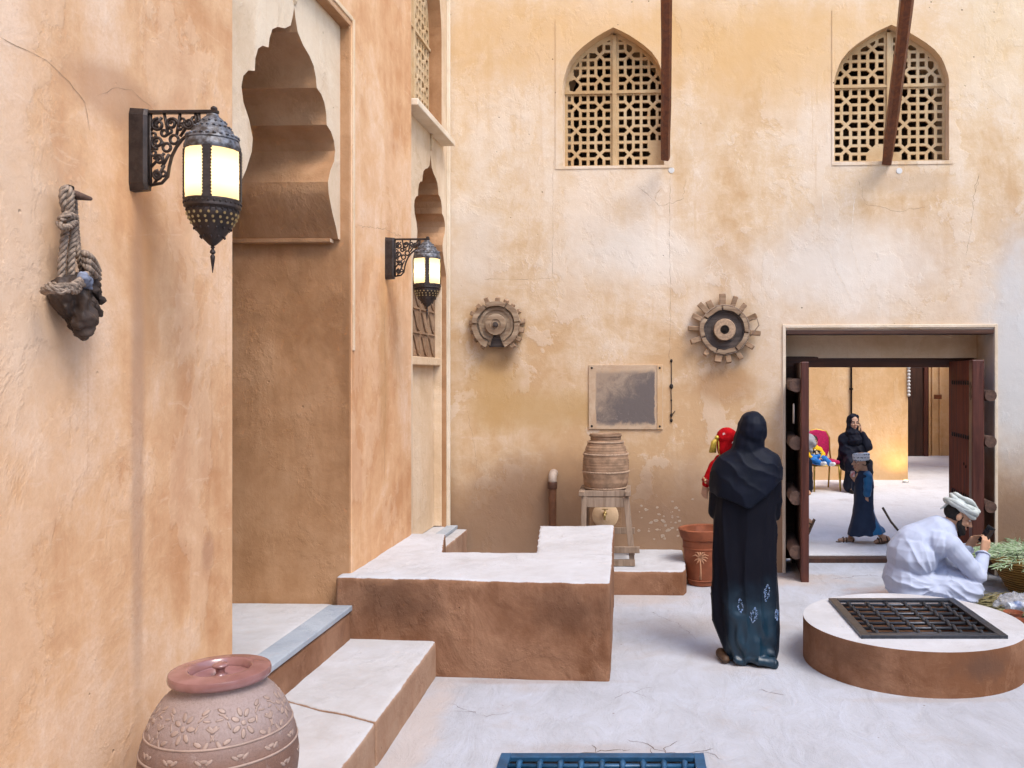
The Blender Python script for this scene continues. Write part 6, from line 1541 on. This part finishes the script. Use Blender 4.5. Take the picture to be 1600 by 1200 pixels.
for toe, heel, nm in ((ft, af + Vector((.035, 0, -.07)), 'sandal'), (bt_, hl, 'sandal')):
    d = (toe - heel); mb = MB(); dn = d.normalized(); up = Vector((0, 0, 1)); up = (up - dn * up.dot(dn)).normalized(); off = up * -.026
    sd_ = dn.cross(up)
    for sg_, zo in ((0, 0),):
        ol = [(-.03, -.028), (-.03, .028), (.05, .034), (d.length * .75, .040), (d.length + .02, .03), (d.length + .035, 0), (d.length + .02, -.03), (d.length * .75, -.040), (.05, -.034)]
        n = len(ol); vs = [heel + dn * a + sd_ * b + off + up * h for h in (-.012, .006) for a, b in ol]
        mb.add(vs, [tuple(reversed(range(n))), tuple(range(n, 2 * n))] + [(i, (i + 1) % n, n + (i + 1) % n, n + i) for i in range(n)])
    for f in (.55, .75, .1):
        c0 = heel + dn * d.length * f; mb.tube([c0 + sd_ * .036 + off, c0 + sd_ * .028 + up * .022, c0 + up * .034, c0 - sd_ * .028 + up * .022, c0 - sd_ * .036 + off], .007, 6, flat=1)
    mb.build(nm, M['sandal'], boy, None)
reloc(boy)
v = b_(1333.5, 744, -.03)
rt = MB(); rt.lathe([(.0, 0), (.02, 0), (.024, .05), (.018, .06), (.0, .062)], 14, c=(0, 0, 0)); o = rt.build('drink_cup', simple('cup_red_white', (.55, .10, .08), .5, .4, 0, .1, 40, 0, (.75, .7, .68)), None, 40); o.location = v + Vector((-.02, -.02, .0)); tag(o, 'small red and white cup the boy holds before his chin', 'cup')

# ------------------------------------------------------------------ the seated woman in the far courtyard
DS = 14.05
def s2(px, py, dy=0.0): v = at(px, py, DS); return Vector((v.x, DS + dy, v.z))
sw = person('person in black robe and headscarf seated by the ochre wall, hand at cheek', (s2(1333, 0).x, DS, .04))
FS = head_frame(s2(1333, 660.5, -.02), (.10, -.98, -.06), (.05, 0, 1), 1.0)
mb = MB(); add_head(mb, FS, False)
pv = s2(1330, 720, .12); cv = s2(1332, 690, .08); mb.capsule(pv, .13, cv, .13); mb.capsule(cv, .12, s2(1333, 676, .04), .05)
sr, er_, wr2 = s2(1345, 684, .05), s2(1354, 697, -.06), s2(1344, 672, -.05)
sl, el, wl2 = s2(1319, 685, .05), s2(1318, 706, .0), s2(1333, 713, -.22)
for a, b, c in ((sr, er_, wr2), (sl, el, wl2)): mb.capsule(cv, .07, a, .05); mb.capsule(a, .045, b, .037); mb.capsule(b, .035, c, .024)
add_hand(mb, wr2, (-.12, .05, 1), (-.95, .1, 0), .95, .7, 1); add_hand(mb, wl2, (.8, -.4, -.2), (0, 0, -1), .95, .4, 1)
kn = [s2(1322, 719, -.32), s2(1346, 722, -.32)]; an_ = [Vector((s2(1321, 0).x, DS - .30, .10)), Vector((s2(1347, 0).x, DS - .30, .10))]
for k, a in zip(kn, an_): mb.capsule(pv, .09, k, .06); mb.capsule(k, .055, a, .035); mb.capsule(a + Vector((0, 0, -.02)), .036, a + Vector((0, -.15, -.03)), .028)
organic('body', mb, .007, M['skin_fair'], sw, 3); add_face(sw, FS)
mb = MB(); mb.capsule(pv, .20, cv, .175); mb.capsule(cv, .17, s2(1333, 678, .05), .10); mb.capsule(s2(1322, 690, .02), .11, s2(1344, 690, .02), .11); mb.capsule(s2(1323, 703, .0), .12, s2(1345, 702, .0), .12); mb.ball(s2(1330, 716, .08), (.20, .18, .12))
for a, b, c in ((sr, er_, wr2), (sl, el, wl2)): mb.capsule(cv, .12, a, .085); mb.capsule(a, .085, b, .082); mb.capsule(b, .080, b.lerp(c, .72), .06)
for k, a in zip(kn, an_): mb.capsule(pv, .13, k, .095); mb.capsule(k, .095, Vector((a.x, a.y, .12)), .10)
mb.capsule(kn[0].lerp(kn[1], .3), .08, kn[0].lerp(kn[1], .7), .08); mb.capsule(pv + Vector((0, -.1, 0)), .15, kn[0].lerp(kn[1], .5), .09)
organic('robe', mb, .011, M['far_black'], sw, 4, lambda p, n: nz(p.x * 6, p.y * 6, p.z * 5, 3) * .008 + .007 * (1 - 2 * abs(math.sin(p.z * 14 + p.x * 24 + 2 * nz(p.x * 3, p.y * 3, p.z * 3))) ** .7))
mb = MB(); mb.ball(hp(FS, (0, .035, .025)), (.098, .105, .118), FS[1], 20, 14); mb.capsule(hp(FS, (0, .045, -.04)), .088, hp(FS, (0, .05, -.15)), .10); mb.capsule(hp(FS, (0, -.01, -.155)), .10, hp(FS, (.02, .0, -.25)), .15); mb.ball(hp(FS, (0, -.035, -.15)), (.115, .085, .06), FS[1]); mb.capsule(hp(FS, (-.062, .0, -.03)), .03, hp(FS, (-.04, -.04, -.115)), .035); mb.capsule(hp(FS, (.062, .0, -.03)), .03, hp(FS, (.04, -.04, -.115)), .035); mb.capsule(hp(FS, (-.04, -.01, .095)), .04, hp(FS, (.04, -.01, .095)), .04)
organic('headscarf', mb, .009, M['far_black'], sw, 3, lambda p, n: nz(p.x * 14, p.y * 14, p.z * 14) * .010)
for a in an_:
    mb = MB(); mb.capsule(a + Vector((0, .04, -.03)), .042, a + Vector((0, -.17, -.035)), .034); organic('shoe', mb, .008, M['hair'], sw, 2)
reloc(sw)
# ------------------------------------------------------------------ toddler on the magenta chair
DT = 13.75
def t_(px, py, dy=0.0): v = at(px, py, DT); return Vector((v.x, DT + dy, v.z))
td = person('toddler in a yellow printed shirt and blue trousers sitting on a magenta chair', (t_(1278, 0).x, DT + .2, t_(0, 722).z))
FT = head_frame(t_(1274, 691, .12), (.1, -.98, -.1), (0, 0, 1), .78)
mb = MB(); add_head(mb, FT)
tp_, tc = t_(1277, 715, .16), t_(1275, 704, .14); mb.capsule(tp_, .085, tc, .075); mb.capsule(tc, .07, t_(1274, 699, .13), .04)
for sx, (a, b, c) in ((1, (t_(1283, 703, .12), t_(1287, 711, .05), t_(1283, 716, -.04))), (-1, (t_(1267, 703, .12), t_(1263, 711, .05), t_(1268, 716, -.04)))):
    mb.capsule(tc, .045, a, .033); mb.capsule(a, .03, b, .026); mb.capsule(b, .024, c, .018); add_hand(mb, c, (-sx * .6, -.7, 0), (0, 0, -1), .55, .5, sx)
legs = [(t_(1272, 716, .1), t_(1270, 719, -.06), t_(1281, 723, -.16)), (t_(1282, 716, .1), t_(1287, 717, -.06), t_(1295, 724, -.15))]
for a, b, c in legs: mb.capsule(a, .05, b, .04); mb.capsule(b, .038, c, .026); mb.capsule(c, .026, c + Vector((.03, -.06, .012)), .022)
organic('body', mb, .007, M['skin_fair'], td, 3); add_face(td, FT)
T = NT('shirt_print', .85, .2); vz = T.sep(T.pos); msk = T.blob(tuple(t_(1275, 708, .05)), (.085, .3, .055), .1, .3, 20); n_ = T.voro(T.pos, 26)
cc = T.mix(msk, (.70, .42, .02), T_ := (.75, .72, .68)) if False else T.mix(T.math('MULTIPLY', msk, T.rng(n_, .30, .36, 1, 0)), (.70, .42, .02), (.72, .70, .66)); cc = T.mix(T.math('MULTIPLY', msk, T.rng(n_, .42, .48, 0, 1)), cc, (.03, .03, .04)); T.col(cc)
mb = MB(); mb.capsule(tp_, .105, tc, .09); mb.capsule(tc, .085, t_(1274, 700, .13), .055)
for a, b, c in ((t_(1283, 703, .12), t_(1287, 711, .05), t_(1283, 716, -.04)), (t_(1267, 703, .12), t_(1263, 711, .05), t_(1268, 716, -.04))): mb.capsule(tc, .055, a, .045); mb.capsule(a, .045, b, .04); mb.capsule(b, .038, b.lerp(c, .8), .030)
organic('shirt', mb, .008, T.m, td, 3, lambda p, n: nz(p.x * 18, p.y * 18, p.z * 18) * .006)
mb = MB()
for a, b, c in legs: mb.capsule(a, .066, b, .054); mb.capsule(b, .052, b.lerp(c, .75), .042)
mb.capsule(legs[0][0], .07, legs[1][0], .07); organic('trousers', mb, .008, M['jeans'], td, 3, lambda p, n: nz(p.x * 20, p.y * 20, p.z * 20) * .006)
for a, b, c in legs: mb = MB(); mb.capsule(c, .033, c + Vector((.03, -.065, .012)), .029); organic('sock', mb, .007, M['white_cloth'], td, 2)
mb = MB(); mb.ball(hp(FT, (0, .018, .040)), tuple(v * FT[2] for v in (.082, .098, .086)), FT[1], 20, 14); organic('hair', mb, .007, M['hair'], td, 1, lambda p, n: nz(p.x * 70, p.y * 70, p.z * 70, 2) * .004)
reloc(td)
# ------------------------------------------------------------------ person in the grey shawl, mostly behind the left leaf
DG = 13.85
def g_(px, py, dy=0.0): v = at(px, py, DG); return Vector((v.x, DG + dy, v.z))
gp = person('person in a pale grey shawl and dark skirt, half hidden behind the left door leaf', (g_(1245, 0).x, DG, .04))
FG = head_frame(g_(1251, 670, .0), (-.35, -.9, -.2), (0, 0, 1), 1.0)
mb = MB(); add_head(mb, FG, False); pg_, cg = g_(1243, 722, .16), g_(1246, 692, .08); mb.capsule(pg_, .13, cg, .13); mb.capsule(cg, .12, g_(1250, 680, .03), .06)
ag = []
for k, (px, pxa) in enumerate(((1235, 1235), (1254, 1256))):
    kk = g_(px, 720, -.3); a = Vector((g_(pxa, 0).x, DG - .28, .10)); ag.append((kk, a)); mb.capsule(pg_, .09, kk, .06); mb.capsule(kk, .055, a, .035); mb.capsule(a + Vector((0, 0, -.02)), .036, a + Vector((0, -.15, -.03)), .028)
for sx, px in ((1, 1262), (-1, 1230)):
    a, b, c = g_(px, 690, .08), g_(px + 2 * sx, 706, .02), g_(1246 + 6 * sx, 714, -.2); mb.capsule(cg, .07, a, .05); mb.capsule(a, .045, b, .036); mb.capsule(b, .034, c, .024); add_hand(mb, c, (-sx * .6, -.6, -.2), (0, 0, -1), .95, .5, sx)
organic('body', mb, .008, M['skin'], gp, 3); add_face(gp, FG)
mb = MB(); mb.capsule(pg_, .19, cg, .16)
for kk, a in ag: mb.capsule(pg_, .12, kk, .09); mb.capsule(kk, .085, Vector((a.x, a.y, .12)), .085)
organic('skirt', mb, .012, M['far_black'], gp, 3, lambda p, n: nz(p.x * 8, p.y * 8, p.z * 8) * .012)
mb = MB(); mb.ball(hp(FG, (0, .03, .03)), (.105, .115, .12), FG[1]); mb.capsule(hp(FG, (.02, .05, -.04)), .10, cg, .19); mb.capsule(cg, .19, g_(1262, 690, .0), .13); mb.capsule(g_(1262, 690, .0), .12, g_(1264, 702, -.03), .05); mb.capsule(cg, .18, g_(1232, 694, .0), .12)
organic('shawl', mb, .011, M['grey_cloth'], gp, 4, lambda p, n: nz(p.x * 9, p.y * 9, p.z * 9) * .012 + .008 * math.sin(p.x * 30 + p.z * 46))
reloc(gp)
# ------------------------------------------------------------------ passer-by of whom only the trailing foot shows past the left leaf
DP = 9.75
def q_(px, py, dy=0.0): v = at(px, py, DP); return Vector((v.x, DP + dy, v.z))
pb = person('person walking off behind the left door leaf, only a sandalled foot in view', (q_(1226, 0).x, DP, .04))
FP = head_frame(q_(1213, 640), (-1, 0, 0), (0, 0, 1), .95); mb = MB(); add_head(mb, FP); mb.capsule(q_(1218, 745), .11, q_(1216, 690), .12); mb.capsule(q_(1216, 690), .11, q_(1215, 665), .055)
heel = q_(1264, 815); toe = q_(1256, 832)
mb.capsule(q_(1220, 745, -.08), .09, q_(1234, 790, -.06), .06); mb.capsule(q_(1234, 790, -.06), .055, heel + Vector((-.03, 0, .02)), .032); mb.capsule(heel, .034, toe, .026)
mb.capsule(q_(1216, 745, .08), .09, q_(1208, 790, .08), .06); mb.capsule(q_(1208, 790, .08), .055, Vector((q_(1204, 0).x, DP + .08, .11)), .034); mb.capsule(Vector((q_(1204, 0).x, DP + .08, .075)), .03, Vector((q_(1188, 0).x, DP + .08, .065)), .024)
for sy in (-.17, .17): mb.capsule(q_(1216, 690), .07, q_(1216, 690, sy), .05); mb.capsule(q_(1216, 690, sy), .045, q_(1216, 730, sy), .036); mb.capsule(q_(1216, 730, sy), .034, q_(1212, 765, sy), .024); add_hand(mb, q_(1212, 765, sy), (0, 0, -1), (0, -sy, 0), .95, .4, 1)
organic('body', mb, .008, M['skin'], pb, 3); add_face(pb, FP)
mb = MB(); rs = []
for py, hw_, ry in ((808, .17, .20), (770, .17, .19), (735, .165, .18), (700, .16, .20), (680, .13, .19), (668, .06, .07)): rs.append((q_(0, py).z, q_(1218, 0).x, DP, hw_, ry))
mb.loft(rs, 40, None, None, True, 20)
for sy in (-.17, .17): mb.capsule(q_(1216, 692, sy * .6), .085, q_(1216, 692, sy), .07); mb.capsule(q_(1216, 692, sy), .068, q_(1216, 730, sy), .058); mb.capsule(q_(1216, 730, sy), .056, q_(1213, 758, sy), .05)
organic('robe', mb, .012, M['far_black'], pb, 3, lambda p, n: nz(p.x * 8, p.y * 8, p.z * 4) * .01)
mb = MB(); d = (toe - heel); dn = d.normalized(); up = Vector((.0, 0, 1)); up = (Vector((1, 0, .3)) - dn * Vector((1, 0, .3)).dot(dn)).normalized(); sd_ = dn.cross(up)
ol = [(-.05, -.03), (-.05, .03), (.05, .036), (d.length * .8, .045), (d.length + .05, .03), (d.length + .05, -.03), (d.length * .8, -.045), (.05, -.036)]; n = len(ol)
vs = [heel + dn * a + sd_ * b + up * (.034 + h) for h in (0, .018) for a, b in ol]; mb.add(vs, [tuple(reversed(range(n))), tuple(range(n, 2 * n))] + [(i, (i + 1) % n, n + (i + 1) % n, n + i) for i in range(n)])
for f in (.1, .7): c0 = heel + dn * d.length * f; mb.tube([c0 + sd_ * .04 + up * .034, c0 + sd_ * .036 - up * .01, c0 - up * .036, c0 - sd_ * .036 - up * .01, c0 - sd_ * .04 + up * .034], .008, 6)
mb.build('sandal', M['sandal'], pb)
reloc(pb)
bpy.context.view_layer.update()
